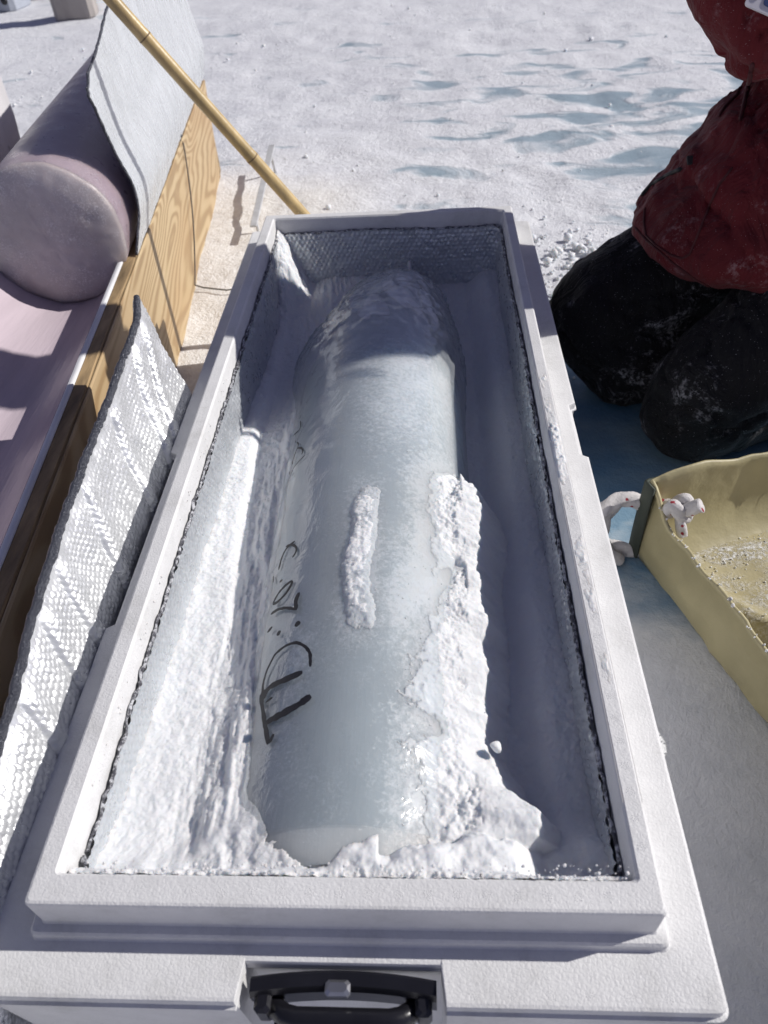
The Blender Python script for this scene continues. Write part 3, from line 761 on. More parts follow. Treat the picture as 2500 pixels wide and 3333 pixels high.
# ------------------------------------------------------------------ quilted foil strip standing left of the box
fs = empty('foil_strip', (-0.43, 0.6, ZG), 'crinkled silver bubble foil strip standing on edge beside the foam box', 'foil sheet')
ns, nv = 860, 320
yy = np.linspace(-0.02, 1.085, ns)
edge_px = [(490, 940), (455, 1040), (400, 1170), (340, 1350), (300, 1450), (240, 1580), (205, 1690), (150, 1800), (75, 2010), (0, 2270)]
ep = np.array([at_x(a, b, -0.445) for a, b in edge_px])[::-1]
S, W = np.meshgrid(yy, np.linspace(0, 1, nv), indexing='ij')
_pf = np.polyfit(ep[:, 1], ep[:, 2], 3)
ztop = np.where(S < ep[0, 1], np.polyval(_pf, ep[0, 1])-(ep[0, 1]-S)*0.12, np.polyval(_pf, S))+0.0015*fbm(S*40, S*0, 2, 91)
Z = ZG+(ztop-ZG)*W
arc_len = (ztop-Z)
ytip = np.interp(Z, [ZG, -0.20, -0.10, -0.03, 0.04, 0.09, 0.12], [0.955, 0.985, 1.010, 1.040, 1.078, 1.100, 1.106])
Yq = np.minimum(S, ytip)+np.maximum(S-ytip, 0)*0.0
Xb = -0.418+0.025*np.exp(-((Z+0.080)/0.050)**2)-0.030*sstep(-0.06, 0.10, Z)
q = S*1.0+arc_len*0.45
D = 0.0013*bubbles(S+0.005*fbm(S*9, Z*9, 2, 95), arc_len+S*0.10+0.004*fbm(S*7, Z*11, 2, 93), 0.0080)*(0.7+0.6*np.clip(fbm(S*6, Z*8, 2, 92)+0.5, 0, 1))+0.0014*np.abs(fbm(S*85+fbm(S*12, Z*12, 2, 3)*2, arc_len*60, 2, 94))
D += 0.006*fbm(S*7, Z*5, 3, 97)+0.0022*np.abs(fbm(S*60, Z*14, 2, 99))
for c0, sl_ in ((1.03, 1.0), (0.965, 0.85), (0.83, 0.66), (0.685, 0.70), (0.56, 0.52), (0.50, 0.62), (0.40, 0.45), (0.22, 0.5)):
    d = (S-(c0-arc_len*sl_))*0.82
    d = d+0.006*fbm(arc_len*18+c0*31, arc_len*0, 2, 98)
    D += -0.0045*np.exp(-(d/0.0035)**2)+0.0045*np.exp(-((d-0.013)/0.012)**2)+0.002*np.exp(-((d+0.020)/0.014)**2)
D += 0.0015*np.sin(arc_len*24+S*3)
D = D*(1-0.8*sstep(0.95, 1.0, W))
X = Xb+D-0.012*sstep(1.02, 1.10, S)
Yq = np.minimum(S, ytip)
grid_mesh('foil_face', np.stack([X, Yq, Z], -1), M_FOILW, fs)
ed = np.stack([X[:, -1]-0.0045+0.0008*fbm(yy*60, yy*0, 2, 5), Yq[:, -1], ztop[:, -1]+0.0005+0.0012*fbm(yy*45, yy*0+2, 2, 7)], -1)[::2]
mesh('cut_edge', *tube_geo(ed, 0.0056+0.0009*fbm(yy[::2]*150, yy[::2]*0, 2, 9), 10), M_EDGE, fs)
grid_mesh('foil_back', np.stack([X-0.012-0.3*D, Yq, Z-0.002], -1)[::6, ::6][:, ::-1], M_FOILB, fs)

# ------------------------------------------------------------------ wooden core tray
def bx(y): return -0.603-0.104*(y-1.35)
tray = empty('core_tray', (bx(1.5), 1.5, ZG), 'low wooden core tray with plywood side and smooth pale lining', 'tray')
yt = np.linspace(0.0, 2.96, 40)
def board(off, thick, z0, z1, mat, name, y0=0.0, y1=2.93, endcut=0.0):
    prof = [(0, z0), (0, z1-0.004), (-0.002, z1), (-thick+0.002, z1), (-thick, z1-0.004), (-thick, z0)]
    K = 40; P = np.zeros((K, 6, 3))
    for i, y in enumerate(np.linspace(y0, y1, K)):
        for j, (dx_, z) in enumerate(prof):
            yy_ = y+(endcut*(z-z1) if i == K-1 else 0)
            P[i, j] = (bx(yy_)+off+dx_, yy_, z)
    idx = np.arange(K*6).reshape(K, 6); F = []
    for i in range(K-1):
        for j in range(6): F.append((idx[i, j], idx[i+1, j], idx[i+1, (j+1) % 6], idx[i, (j+1) % 6]))
    F += [tuple(idx[0]), tuple(idx[-1][::-1])]
    return mesh(name, P.reshape(-1, 3), F, mat, tray, smooth=False)
board(0.0, 0.006, ZG-0.02, -0.0530, M_PLY, 'side_panel', endcut=0.25)
board(-0.0062, 0.024, ZG-0.02, -0.0505, M_PLYEDGE, 'top_rail', y1=2.925)
board(-0.300, 0.020, ZG-0.02, -0.0505, M_PLY, 'side_panel')
board(-0.040, 0.250, ZG-0.02, -0.150, M_PLYEDGE, 'inner_block', y0=0.01, y1=2.90)
prof = [(-0.0295, -0.0515), (-0.030, -0.0478), (-0.036, -0.0475), (-0.0405, -0.0490)]
def sweep(name, prof, mat, y0, y1, jit=0.0):
    K = 90; P = np.zeros((K, len(prof), 3))
    for i, y in enumerate(np.linspace(y0, y1, K)):
        for j, (dx_, z) in enumerate(prof):
            P[i, j] = (bx(y)+dx_+jit*float(fbm(np.array(y*14.0), np.array(j*0.4), 2, 3)), y, z)
    return grid_mesh(name, P, mat, tray)
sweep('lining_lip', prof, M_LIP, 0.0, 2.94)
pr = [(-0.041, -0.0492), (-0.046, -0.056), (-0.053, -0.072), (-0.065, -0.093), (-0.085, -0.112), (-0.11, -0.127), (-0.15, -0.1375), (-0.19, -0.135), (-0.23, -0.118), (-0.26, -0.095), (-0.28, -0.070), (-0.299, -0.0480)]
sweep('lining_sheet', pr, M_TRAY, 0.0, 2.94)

# second core lying in the tray
AX = np.array([-0.104, 1, 0]); AX /= np.linalg.norm(AX); SXV = np.array([AX[1], -AX[0], 0])
R2 = 0.149; C2 = np.array([-0.777, 1.490, -0.133+R2])
core2 = empty('ice_core', tuple(C2+np.array([0, 0, -R2])), 'thick round ice core lying in the wooden tray with its rough end facing the box', 'ice core')
ts = np.linspace(0, 1, 90); tha = np.linspace(0, 2*math.pi, 121)
P = np.zeros((len(tha), 90+26, 3))
for j in range(26):
    rf = j/25.0
    rad_ = R2*min(rf, 1); bulge = 0.018*(1-rf**2.2)+0.0025*fbm(np.cos(tha)*rf*7, np.sin(tha)*rf*7, 4, 15)-0.006*rf**10
    for i in range(len(tha)):
        rad_i = rad_*(1+0.035*rf*float(fbm(np.array(math.cos(tha[i])*2.2), np.array(math.sin(tha[i])*2.2), 3, 44)))
        P[i, j] = C2+rad_i*(math.cos(tha[i])*SXV+math.sin(tha[i])*np.array([0, 0, 1]))-AX*bulge[i]
for j in range(90):
    t = 0.014+0.98*ts[j]
    for i in range(len(tha)):
        rad_i = R2*(1+0.003*math.sin(tha[i]*3+t*4))*(1+0.035*math.exp(-(t-0.014)/0.12)*float(fbm(np.array(math.cos(tha[i])*2.2), np.array(math.sin(tha[i])*2.2), 3, 44)))
        P[i, 26+j] = C2+rad_i*(math.cos(tha[i])*SXV+math.sin(tha[i])*np.array([0, 0, 1]))+AX*t
# face and side as two parts
grid_mesh('core_face', P[:, :27], mat_core('frosted_core_face', (0.43, 0.39, 0.41), (0.54, 0.49, 0.515), (0.84, 0.81, 0.83), 1.0), core2)  # frosted face, its base colour also carrying the mauve bounce
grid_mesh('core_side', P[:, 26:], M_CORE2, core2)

# foil sheet standing along the tray, between the core and the side panel
sheet = empty('foil_sheet', (bx(2.2)-0.03, 2.2, -0.05), 'silver bubble foil sheet standing upright on the tray edge behind the round core', 'foil sheet')
def sheet_x(y, z):
    lean = 0.026*np.exp(-((z-0.045)/0.085)**2)
    return -0.6335-0.107*(y-1.55)+lean-0.012*sstep(0.15, 0.34, z)
zz = np.linspace(0, 1, 200); tt = np.linspace(0, 1, 420)
ez = np.array([-0.0485, -0.02, 0.02, 0.07, 0.12, 0.177, 0.23, 0.255])
ey = np.array([1.535, 1.550, 1.585, 1.60, 1.60, 1.595, 1.585, 1.575])
TY, TZ = np.meshgrid(tt, zz, indexing='ij')
ytop = np.array([1.585, 1.62, 1.70, 1.80, 1.90, 2.1, 2.4, 2.75, 3.0]); ztp = np.array([0.265, 0.283, 0.294, 0.312, 0.335, 0.365, 0.38, 0.375, 0.36])
Y0 = np.interp(-0.0485+TZ*0.31, ez, ey)
Yq = Y0+(2.965-Y0)*TY
Ztop = np.interp(Yq, ytop, ztp)
Zq = -0.0485+(Ztop+0.0485)*TZ
Y0 = np.interp(Zq, ez, ey, right=1.585); Yq = Y0+(2.965-Y0)*TY
Xq = sheet_x(Yq, Zq)+0.0018*fbm(Yq*10, Zq*10, 3, 16)+0.0007*bubbles(Yq, Zq, 0.011)+0.0018*np.abs(fbm(Yq*55+Zq*60, Zq*18, 2, 18))
grid_mesh('sheet_face', np.stack([Xq, Yq, Zq], -1), M_FOILB, sheet)
rim = np.concatenate([np.stack([Xq[0], Yq[0], Zq[0]], -1)[::3], np.stack([Xq[:, -1], Yq[:, -1], Zq[:, -1]], -1)[::3]])
rim[:, 0] -= 0.002; rim[:, 1] -= 0.001
mesh('cut_edge', *tube_geo(rim, 0.0030+0.0006*fbm(np.arange(len(rim))*0.9, np.arange(len(rim))*0.0, 2, 4), 8), M_EDGE, sheet)

# thin cord tied over the side panel
c0 = np.array([bx(2.31)-0.03, 2.30, -0.047])
cp = [(bx(2.30)-0.034, 2.305, -0.046), (bx(2.30)-0.012, 2.30, -0.0465), (bx(2.29)+0.003, 2.285, -0.060)]
for t in np.linspace(0.05, 1, 14):
    y = 2.285-0.30*t; cp.append((bx(y)+0.003+0.010*math.sin(t*3.1), y, -0.06-0.29*t))
cp += [(bx(1.96)+0.03, 1.965, ZG+0.012), (bx(1.95)+0.10, 1.945, ZG+0.012), (bx(1.95)+0.17, 1.96, ZG+0.014)]
cd = tube('cord', cp, 0.0022, M_CORD, None, 7); prop(cd, 'thin dark cord hanging down the plywood side of the tray onto the snow', 'cord')
v, f = box_geo((bx(2.30)-0.016, 2.302, -0.0445), (0.036, 0.012, 0.006), None, 0.002)
cl = mesh('metal_clip', v, f, mat_plain('dark_metal', (0.12, 0.12, 0.12), 0.5, 0.5), smooth=False)
prop(cl, 'dark metal clip pinching the top edge of the plywood side panel', 'clip')

# ------------------------------------------------------------------ bamboo pole
A = at_y(985, 692, 1.76); B = at_y(372, 0, 1.70)
dirv = (B-A)/np.linalg.norm(B-A)
p0 = A-dirv*0.36; p1 = B+dirv*0.75
pole = empty('bamboo_pole', tuple(p0), 'long tan bamboo pole slanting across behind the foam box', 'bamboo pole')
Lp = np.linalg.norm(p1-p0)
nodes = [np.dot(at_y(a, b, y_)-p0, dirv) for a, b, y_ in ((818, 505, 1.745), (478, 100, 1.71))]
nodes += [nodes[0]-0.42, nodes[1]+0.30]
tl = np.linspace(0, Lp, 160)
rad_ = 0.0148-0.0020*tl/Lp
for nd in nodes: rad_ = rad_+0.0009*np.exp(-((tl-nd)/0.006)**2)
sag = np.array([0, 0, -0.006])
path = p0+tl[:, None]*dirv+np.sin(tl/Lp*math.pi)[:, None]*sag
tube('culm', path, rad_, M_BAMBOO, pole, 18)
for nd in nodes:
    if not 0.02 < nd < Lp-0.02: continue
    c = p0+nd*dirv+math.sin(nd/Lp*math.pi)*sag
    tube('node_ring', [c-dirv*0.0012, c+dirv*0.0012], 0.0148-0.0020*nd/Lp+0.0011, M_NODE, pole, 18)

# slat lying on the snow between tray and box
a = at_z(828, 722, ZG+0.05); b_ = at_z(883, 484, ZG+0.09)
d = (b_-a)/np.linalg.norm(b_-a); sd = np.array([d[1], -d[0], 0])
rot = Matrix((( sd[0], d[0], 0), (sd[1], d[1], 0), (0, 0, 1)))
sv, sf = [], []
parts = []
mid = (a+b_)/2; Ls = np.linalg.norm(b_-a)
q = Vector(d).to_track_quat('Y', 'Z').to_matrix()
sl_root = empty('propped_bar', tuple(a), 'narrow grey metal slat propped low over the snow behind the box', 'slat')
v, f = box_geo((a+b_)/2, (0.022, Ls+0.06, 0.006), q, 0.0015); mesh('flat_bar', v, f, M_SLAT, sl_root, smooth=False)
tube('support_pin', [b_-d*0.03, (b_[0], b_[1]+0.02, ZG-0.02)], 0.005, M_SLAT, sl_root, 8)
tube('support_pin', [a+d*0.03, (a[0], a[1]+0.03, ZG-0.02)], 0.005, M_SLAT, sl_root, 8)

# ------------------------------------------------------------------ things at the top left
g0 = at_z(238, 66, ZG)
v, f = box_geo((0, 0, 0.17), (0.27, 0.20, 0.38), Matrix.Rotation(0.15, 3, 'Z'), 0.03)
post = mesh('wooden_block', v, f, M_GREYWOOD, smooth=False); post.location = (g0[0], g0[1]+0.10, ZG)
prop(post, 'grey weathered wooden block standing in the snow at the top left', 'wooden block')
g1 = at_z(150, 14, ZG)
v, f = box_geo((0, 0, 0.05), (0.75, 0.09, 0.10), Matrix.Rotation(0.05, 3, 'Z'), 0.006)
pl = mesh('wooden_plank', v, f, M_BROWNWOOD, smooth=False); pl.location = (g1[0]-0.30, g1[1]+0.25, ZG)
prop(pl, 'brown plank lying on the snow beyond the grey block', 'plank')
g2 = at_z(20, 45, ZG)
pn = empty('equipment_case', (g2[0]-0.30, g2[1]+0.20, ZG), 'blue-grey equipment case corner at the top left frame edge', 'case')
v, f = box_geo((g2[0]-0.30, g2[1]+0.22, ZG+0.05), (0.74, 0.28, 0.14), Matrix.Rotation(-0.12, 3, 'Z'), 0.03); mesh('case_body', v, f, M_PANEL, pn, smooth=False)
bc = (g2[0]+0.0, g2[1]+0.045, ZG+0.07)
tube('corner_bolt', [bc, (bc[0]+0.002, bc[1]-0.02, bc[2])], 0.022, M_BLACK, pn, 14)
# drifted snow bank by the block
g3 = at_z(330, 30, ZG)
th_ = np.linspace(0, 2*math.pi, 41); rr_ = np.linspace(0, 1, 14)
P = np.zeros((41, 14, 3))
for i, t_ in enumerate(th_):
    for j, r_ in enumerate(rr_):
        x = 0.26*r_*math.cos(t_); y = 0.32*r_*math.sin(t_)
        P[i, j] = (x, y, 0.13*(1-r_**2)**1.3*(1+0.5*float(fbm(np.array(x*9+4), np.array(y*9), 3, 8)))-0.02)
sb = grid_mesh('snow_mound', P, M_SNOW); sb.location = (g3[0]+0.02, g3[1]+0.18, ZG)
prop(sb, 'small bright snow mound beside the grey wooden block', 'snow mound')
# milky sack at the left edge
y_s = 1.98
s0 = at_z(20, 500, ZG); K = 36
t_ = np.linspace(0, 2*math.pi, K, endpoint=False)
top_ = at_y(30, 118, 2.0)
zt_ = top_[2]
xr = at_y(60, 200, 2.0)[0]
hw_ = 0.16; cx_ = xr-hw_-0.135; cy_ = 2.06
rows = 26; P = np.zeros((K+1, rows+3, 3))
for j in range(rows+3):
    k = min(j, rows-1)/(rows-1); z = ZG-0.01+(zt_-ZG+0.01)*k
    sc_ = 1.0 if j < rows else (1-0.12*(j-rows+1) if j < rows+2 else 0.01)
    for i in range(K+1):
        a = 2*math.pi*i/K; ca, sa = math.cos(a), math.sin(a)
        e = 0.28
        x = hw_*np.sign(ca)*abs(ca)**e; y = 0.12*np.sign(sa)*abs(sa)**e
        wr = 0.016*float(fbm(np.array(a*5.0), np.array(z*2.0), 3, 12))*(1-k)**0.7+0.004*float(fbm(np.array(a*9), np.array(z*16), 2, 5))
        P[i, j] = (x*sc_*(1+0.03*(1-k))+wr, y*sc_+wr, z+(0.006*(j-rows+1) if j >= rows else 0))
sk = grid_mesh('plastic_sack', P, M_MILK); sk.location = (cx_, cy_, 0)
prop(sk, 'milky white plastic sack standing at the left edge behind the round core', 'plastic sack')

# ------------------------------------------------------------------ yellow canvas bag
bag = empty('canvas_bag', (0.78, 0.55, ZG), 'yellow canvas bag lying open and dusted with snow beside the kneeling person', 'bag')
Ab = np.array([0.362, 0.925]); d1 = np.array([0.327, -0.945]); d2 = np.array([0.950, 0.312]); d2 /= np.linalg.norm(d2)
LB, WB = 1.00, 0.62; HB = 0.178  # bag lengthened out of view so it shades the ground
def bag_loop(off, z, topf, K=240):
    out = []
    c = np.array([(0, 0), (LB, 0), (LB, WB), (0, WB)], float)
    per = [LB, WB, LB, WB]; tot = sum(per)
    for i in range(K):
        s = tot*i/K; k = 0
        while s > per[k]: s -= per[k]; k += 1
        a = c[k]; b = c[(k+1) % 4]; p = a+(b-a)*s/per[k]
        ctr = np.array([LB/2, WB/2]); q = p+np.sign(p-ctr)*0
        nrm = [(0, -1), (1, 0), (0, 1), (-1, 0)][k]
        e = min(s, per[k]-s)
        amp = float(sstep(0.0, 0.12, e))
        w = amp*(0.020*float(fbm(np.array(s*5.0+k*3), np.array(z*4), 2, 14))*topf+0.006*float(fbm(np.array(s*22.0+k*9), np.array(z*10), 2, 15)))
        dist = off+w-0.030*(1-topf)*(0 if False else 0)
        lx = p[0]+nrm[0]*dist; ly = p[1]+nrm[1]*dist
        if e < 0.012:   # soft corner
            ctrv = ctr-p; lx += np.sign(ctrv[0])*(-off)*0.0; ly += 0
        dz = 0.0
        if k == 3: dz = topf*(0.014*math.sin(math.pi*min(1, (per[k]-s)/0.16))-0.010*float(sstep(0.1, 0.25, per[k]-s))+0.008*float(fbm(np.array(s*8.0), np.array(1.0), 2, 6))*float(sstep(0.05, 0.2, per[k]-s)))
        if k == 0: dz = topf*(-0.055*float(sstep(0.0, 0.075, s))-0.012*float(sstep(0.1, 0.35, s))+0.20*float(sstep(0.355, 0.50, s)))*float(sstep(LB, LB-0.08, s))  # unseen stretch of rim raised to throw shade on the near ground
        w2 = Ab+d1*lx+d2*ly
        out.append((w2[0], w2[1], z+dz))
    return out
bl = [(-0.002, ZG+0.004, 0.0), (0.004, ZG+0.03, 0.25), (0.002, ZG+0.09, 0.6), (-0.002, ZG+HB-0.014, 0.97), (0.0015, ZG+HB-0.012, 0.97), (0.0025, ZG+HB-0.003, 1.0), (0.0, ZG+HB, 1.0),
      (-0.004, ZG+HB-0.002, 1.0), (-0.006, ZG+HB-0.012, 0.97), (-0.005, ZG+HB-0.02, 0.95), (-0.006, ZG+0.09, 0.6), (-0.012, ZG+0.04, 0.3), (-0.05, ZG+0.018, 0.1)]
LP = [bag_loop(*q) for q in bl]; K = len(LP[0])
V = [p for L in LP for p in L]; F = []
for i in range(len(LP)-1):
    for k in range(K): F.append((i*K+k, i*K+(k+1) % K, (i+1)*K+(k+1) % K, (i+1)*K+k))
F.append(tuple(range(K-1, -1, -1)))
mesh('bag_wall', V, F, M_CANVAS, bag)
# rumpled floor of the bag
ni, nj = 100, 60
P = np.zeros((ni, nj, 3))
for i in range(ni):
    for j in range(nj):
        lx = 0.03+(LB-0.06)*i/(ni-1); ly = 0.03+(WB-0.06)*j/(nj-1)
        e = min(lx, LB-lx, ly, WB-ly)
        w2 = Ab+d1*lx+d2*ly
        z = ZG+0.020+0.035*float(fbm(np.array(lx*6+1), np.array(ly*5), 3, 17))*float(sstep(0.03, 0.15, e))+0.022*float(np.exp(-((ly-0.10-0.4*(lx-0.25))/0.02)**2))*float(sstep(0.03, 0.1, e))
        P[i, j] = (w2[0], w2[1], z)
BF = P
grid_mesh('bag_floor', P[::-1], M_CANVASIN, bag)
# dark webbing tab on the corner
def bagp(lx, ly, z): w2 = Ab+d1*lx+d2*ly; return np.array([w2[0], w2[1], z])
Vv = []
for (lx, ly) in ((-0.006, 0.040), (-0.008, 0.0), (-0.006, -0.008), (0.004, -0.0085), (0.020, -0.0075)):
    for z in (ZG+0.010, ZG+0.06, ZG+0.12, ZG+HB-0.004):
        k = (z-ZG)/HB
        Vv.append(bagp(lx, ly-0.002*math.sin(k*3), z))
for (lx, ly) in ((0.020, -0.0045), (0.004, -0.0045), (-0.002, -0.004), (-0.0035, 0.0), (-0.003, 0.040)):
    for z in (ZG+0.010, ZG+0.06, ZG+0.12, ZG+HB-0.004):
        Vv.append(bagp(lx, ly, z))
Ff = []
for i in range(9):
    for j in range(3): Ff.append((i*4+j, (i+1)*4+j, (i+1)*4+j+1, i*4+j+1))
Ff += [(3, 7, 35, 39), (7, 11, 31, 35), (11, 15, 27, 31), (15, 19, 23, 27)]
tabo = mesh('corner_tab', Vv, Ff, M_TAB, bag)
# rope through the tab with a knot inside
kc = bagp(0.045, 0.028, ZG+HB-0.035)
def spl(pts, n=40):
    p = np.array(pts, float)
    t = np.linspace(0, len(p)-1, n); out = []
    for q in t:
        i = min(int(q), len(p)-2); f = q-i
        a, b, c, d = p[max(i-1, 0)], p[i], p[i+1], p[min(i+2, len(p)-1)]
        out.append(0.5*((2*b)+(-a+c)*f+(2*a-5*b+4*c-d)*f*f+(-a+3*b-3*c+d)*f**3))
    return np.array(out)
hole = bagp(-0.006, 0.004, ZG+HB-0.062)
rope1 = spl([kc, (kc+hole)/2, hole, hole+np.array([-0.04, 0.004, 0.008]), hole+np.array([-0.085, -0.022, -0.010]), hole+np.array([-0.112, -0.055, -0.045]), hole+np.array([-0.10, -0.09, -0.09])], 110)
mesh('rope', *rope_geo(rope1, 0.0130), M_ROPE, bag)
rope2 = spl([hole+np.array([-0.035, 0.02, -0.005]), hole+np.array([-0.062, 0.0, -0.03]), hole+np.array([-0.062, -0.02, -0.075]), hole+np.array([-0.03, -0.03, -0.11])], 70)
mesh('rope', *rope_geo(rope2, 0.0115), M_ROPE, bag)
gg = at_z(2050, 1790, ZG+0.012)
rope3 = spl([(gg[0]-0.12, gg[1]+0.03, ZG+0.012), (gg[0]-0.05, gg[1]+0.018, ZG+0.012), gg, (gg[0]+0.05, gg[1]+0.0, ZG+0.012)], 80)
mesh('rope', *rope_geo(rope3, 0.0120), M_ROPE, bag)
mesh('rope_knot', *rope_geo(kc+np.array([[0.013*math.cos(a)*1.2, 0.010*math.sin(a), 0.012*math.sin(2*a)] for a in np.linspace(0, 2*math.pi, 60)]), 0.0115), M_ROPE, bag)
mesh('rope_end', *rope_geo(spl([kc+np.array([0.000, -0.002, -0.004]), kc+np.array([0.016, -0.012, 0.012]), kc+np.array([0.026, -0.017, 0.022])], 30), 0.0115), M_ROPE, bag)
mesh('rope_end', *rope_geo(spl([kc, kc+np.array([0.004, -0.020, -0.020]), kc+np.array([0.006, -0.028, -0.035])], 24), 0.0085), M_ROPE, bag)
# snow dusting inside the bag
rr = np.random.default_rng(21); pts = []
for k in range(16000):
    i, j = rr.integers(2, ni-2), rr.integers(2, nj-2)
    lx = 0.03+(LB-0.06)*i/(ni-1); ly = 0.03+(WB-0.06)*j/(nj-1)
    dens = float(fbm(np.array(lx*9.0), np.array(ly*9.0), 3, 23))+0.25*math.exp(-((ly-0.16)/0.10)**2)
    if rr.random() > sstep(0.05, 0.5, dens): continue
    r = 0.0005+0.0014*rr.random()**4
    pts.append((*(BF[i, j]+np.array([rr.uniform(-.005, .005), rr.uniform(-.005, .005), r*0.4])), r))
    if len(pts) > 2600: break
for k in range(110):      # on the hem
    s = 0.04+0.6*rr.random()
    if fbm(np.array(s*16.0), np.array(0.0), 2, 27) < 0.02: continue
    r = 0.0010+0.002*rr.random()**2
    i = int(round(s/(2*(LB+WB))*K)) % K
    q = LP[6][i]
    pts.append((q[0]+rr.uniform(-.004, .003), q[1]+rr.uniform(-.003, .003), q[2]+0.001, r))
crumbs('snow_dusting', pts, 'powdery snow crumbs dusted inside the yellow canvas bag')

# ------------------------------------------------------------------ kneeling person
person = empty('person', (0.70, 1.40, ZG), 'person in a red parka and black snow pants kneeling beside the foam box', 'person')
def chain(pts, nper=12):
    """list of (x,y,z,r) -> dense spheres"""
    out = []
    for a, b in zip(pts[:-1], pts[1:]):
        for k in range(nper): t = k/nper; out.append(tuple(a[i]+(b[i]-a[i])*t for i in range(4)))
    out.append(pts[-1]); return out
def blob(name, chains, voxel, mat, smooth_it=8, disp=None, extra=None, parent=person):
    V = []; F = []
    SEG, RNGS = 14, 9
    unit = []
    for i in range(RNGS+1):
        ph = math.pi*i/RNGS
        for k in range(SEG): a = 2*math.pi*k/SEG; unit.append((math.sin(ph)*math.cos(a), math.sin(ph)*math.sin(a), math.cos(ph)))
    uf = [(i*SEG+k, (i+1)*SEG+k, (i+1)*SEG+(k+1) % SEG, i*SEG+(k+1) % SEG) for i in range(RNGS) for k in range(SEG)]
    for ch in chains:
        for s in ch:
            x, y, z, r = s[:4]; sc = s[4] if len(s) > 4 else (1, 1, 1)
            o = len(V); V += [(x+ux*r*sc[0], y+uy*r*sc[1], z+uz*r*sc[2]) for ux, uy, uz in unit]
            F += [tuple(i+o for i in q) for q in uf]
    if extra:
        for v, f in extra:
            o = len(V); V += [tuple(p) for p in v]; F += [tuple(i+o for i in q) for q in f]
    me = bpy.data.meshes.new(name+'_raw'); me.from_pydata(V, [], F); me.update()
    ob = bpy.data.objects.new(name+'_raw', me); COL.objects.link(ob)
    md = ob.modifiers.new('r', 'REMESH'); md.mode = 'VOXEL'; md.voxel_size = voxel
    sm = ob.modifiers.new('s', 'SMOOTH'); sm.iterations = smooth_it; sm.factor = 0.5
    dg = bpy.context.evaluated_depsgraph_get()
    me2 = bpy.data.meshes.new_from_object(ob.evaluated_get(dg))
    bpy.data.objects.remove(ob); bpy.data.meshes.remove(me)
    me2.name = name
    co = np.zeros(len(me2.vertices)*3); me2.vertices.foreach_get('co', co); co = co.reshape(-1, 3)
    if disp:
        no = np.zeros_like(co.ravel()); me2.vertices.foreach_get('normal', no); no = no.reshape(-1, 3)
        co = co+no*disp(co)[:, None]
        me2.vertices.foreach_set('co', co.ravel()); me2.update()
    me2.materials.clear(); me2.materials.append(mat)
    me2.polygons.foreach_set('use_smooth', [True]*len(me2.polygons))
    return link(bpy.data.objects.new(name, me2), parent)
# pose: kneeling on both knees, sitting back on the heels, facing -x (the box)
def cloth_disp(p):
    d = 0.010*noise3(p, 9, 3)+0.012*np.abs(noise3(p*np.array([1, 1, 0.45]), 20, 9))-0.014*np.exp(-np.abs(noise3(p*np.array([.5, 1, 1.3]), 9, 39))/0.035)+0.010*np.abs(noise3(p*np.array([1.2, .5, .8]), 13, 49))+0.002*noise3(p, 60, 8)
    return d
pants = [chain([(0.76, 1.56, -0.06, 0.125), (0.58, 1.53, -0.095, 0.135), (0.385, 1.465, -0.190, 0.124)]), chain([(0.385, 1.465, -0.190, 0.124), (0.44, 1.43, -0.268, 0.108), (0.62, 1.48, -0.270, 0.095), (0.86, 1.56, -0.285, 0.075)]),
         chain([(0.76, 1.34, -0.06, 0.125), (0.68, 1.27, -0.11, 0.130), (0.560, 1.225, -0.205, 0.115)]), chain([(0.560, 1.225, -0.205, 0.115), (0.535, 1.235, -0.275, 0.105), (0.72, 1.28, -0.272, 0.085), (0.92, 1.33, -0.285, 0.075)]),
         chain([(0.78, 1.45, -0.02, 0.165), (0.78, 1.45, 0.06, 0.16)])]
blob('snow_pants', pants, 0.010, M_PANTS, 3, cloth_disp)
def parka_disp(p):
    d = 0.008*noise3(p, 11, 13)+0.012*np.abs(noise3(p*np.array([1.0, 1.0, 0.35]), 22, 19))-0.012*np.exp(-np.abs(noise3(p*np.array([1.0, 1.0, 0.5])+np.array([p[:, 2]*0.4, p[:, 2]*0.0, p[:, 0]*0.0]).T, 8, 29))/0.035)+0.005*np.abs(noise3(p*np.array([.6, 1.0, 1.0]), 48, 33))
    w = np.exp(-((p[:, 2]-0.245)/0.035)**2)*(p[:, 0] > 0.45)
    ang = np.arctan2(p[:, 1]-1.43, p[:, 0]-0.70)
    return d-w*(0.010+0.008*np.abs(np.sin(ang*22)))
sk_ = (1.0, 0.95, 0.55)
torso = [[(0.66, 1.43, 0.015, 0.255, (1.05, 0.92, 0.34)), (0.66, 1.43, 0.045, 0.245, (1.0, 0.94, 0.42)), (0.67, 1.43, 0.10, 0.225, (0.98, 0.95, 0.5)), (0.69, 1.44, 0.16, 0.200, (0.95, 0.98, 0.6)), (0.71, 1.45, 0.22, 0.180, (0.9, 1.0, 0.6)),
          (0.715, 1.47, 0.28, 0.172, (0.9, 1.0, 0.6)), (0.715, 1.49, 0.34, 0.180, (0.9, 1.03, 0.6)), (0.71, 1.51, 0.40, 0.190, (0.9, 1.05, 0.6)), (0.705, 1.53, 0.46, 0.195, (0.88, 1.08, 0.6)), (0.70, 1.55, 0.52, 0.195, (0.85, 1.10, 0.6)),
          (0.695, 1.57, 0.58, 0.185, (0.85, 1.12, 0.6)), (0.69, 1.58, 0.64, 0.165, (0.82, 1.15, 0.6)), (0.685, 1.585, 0.695, 0.135, (0.8, 1.15, 0.6)), (0.68, 1.585, 0.74, 0.10, (0.9, 1.0, 0.7))]]
arm_near = chain([(0.69, 1.40, 0.64, 0.088), (0.60, 1.33, 0.52, 0.084), (0.50, 1.29, 0.375, 0.072)])
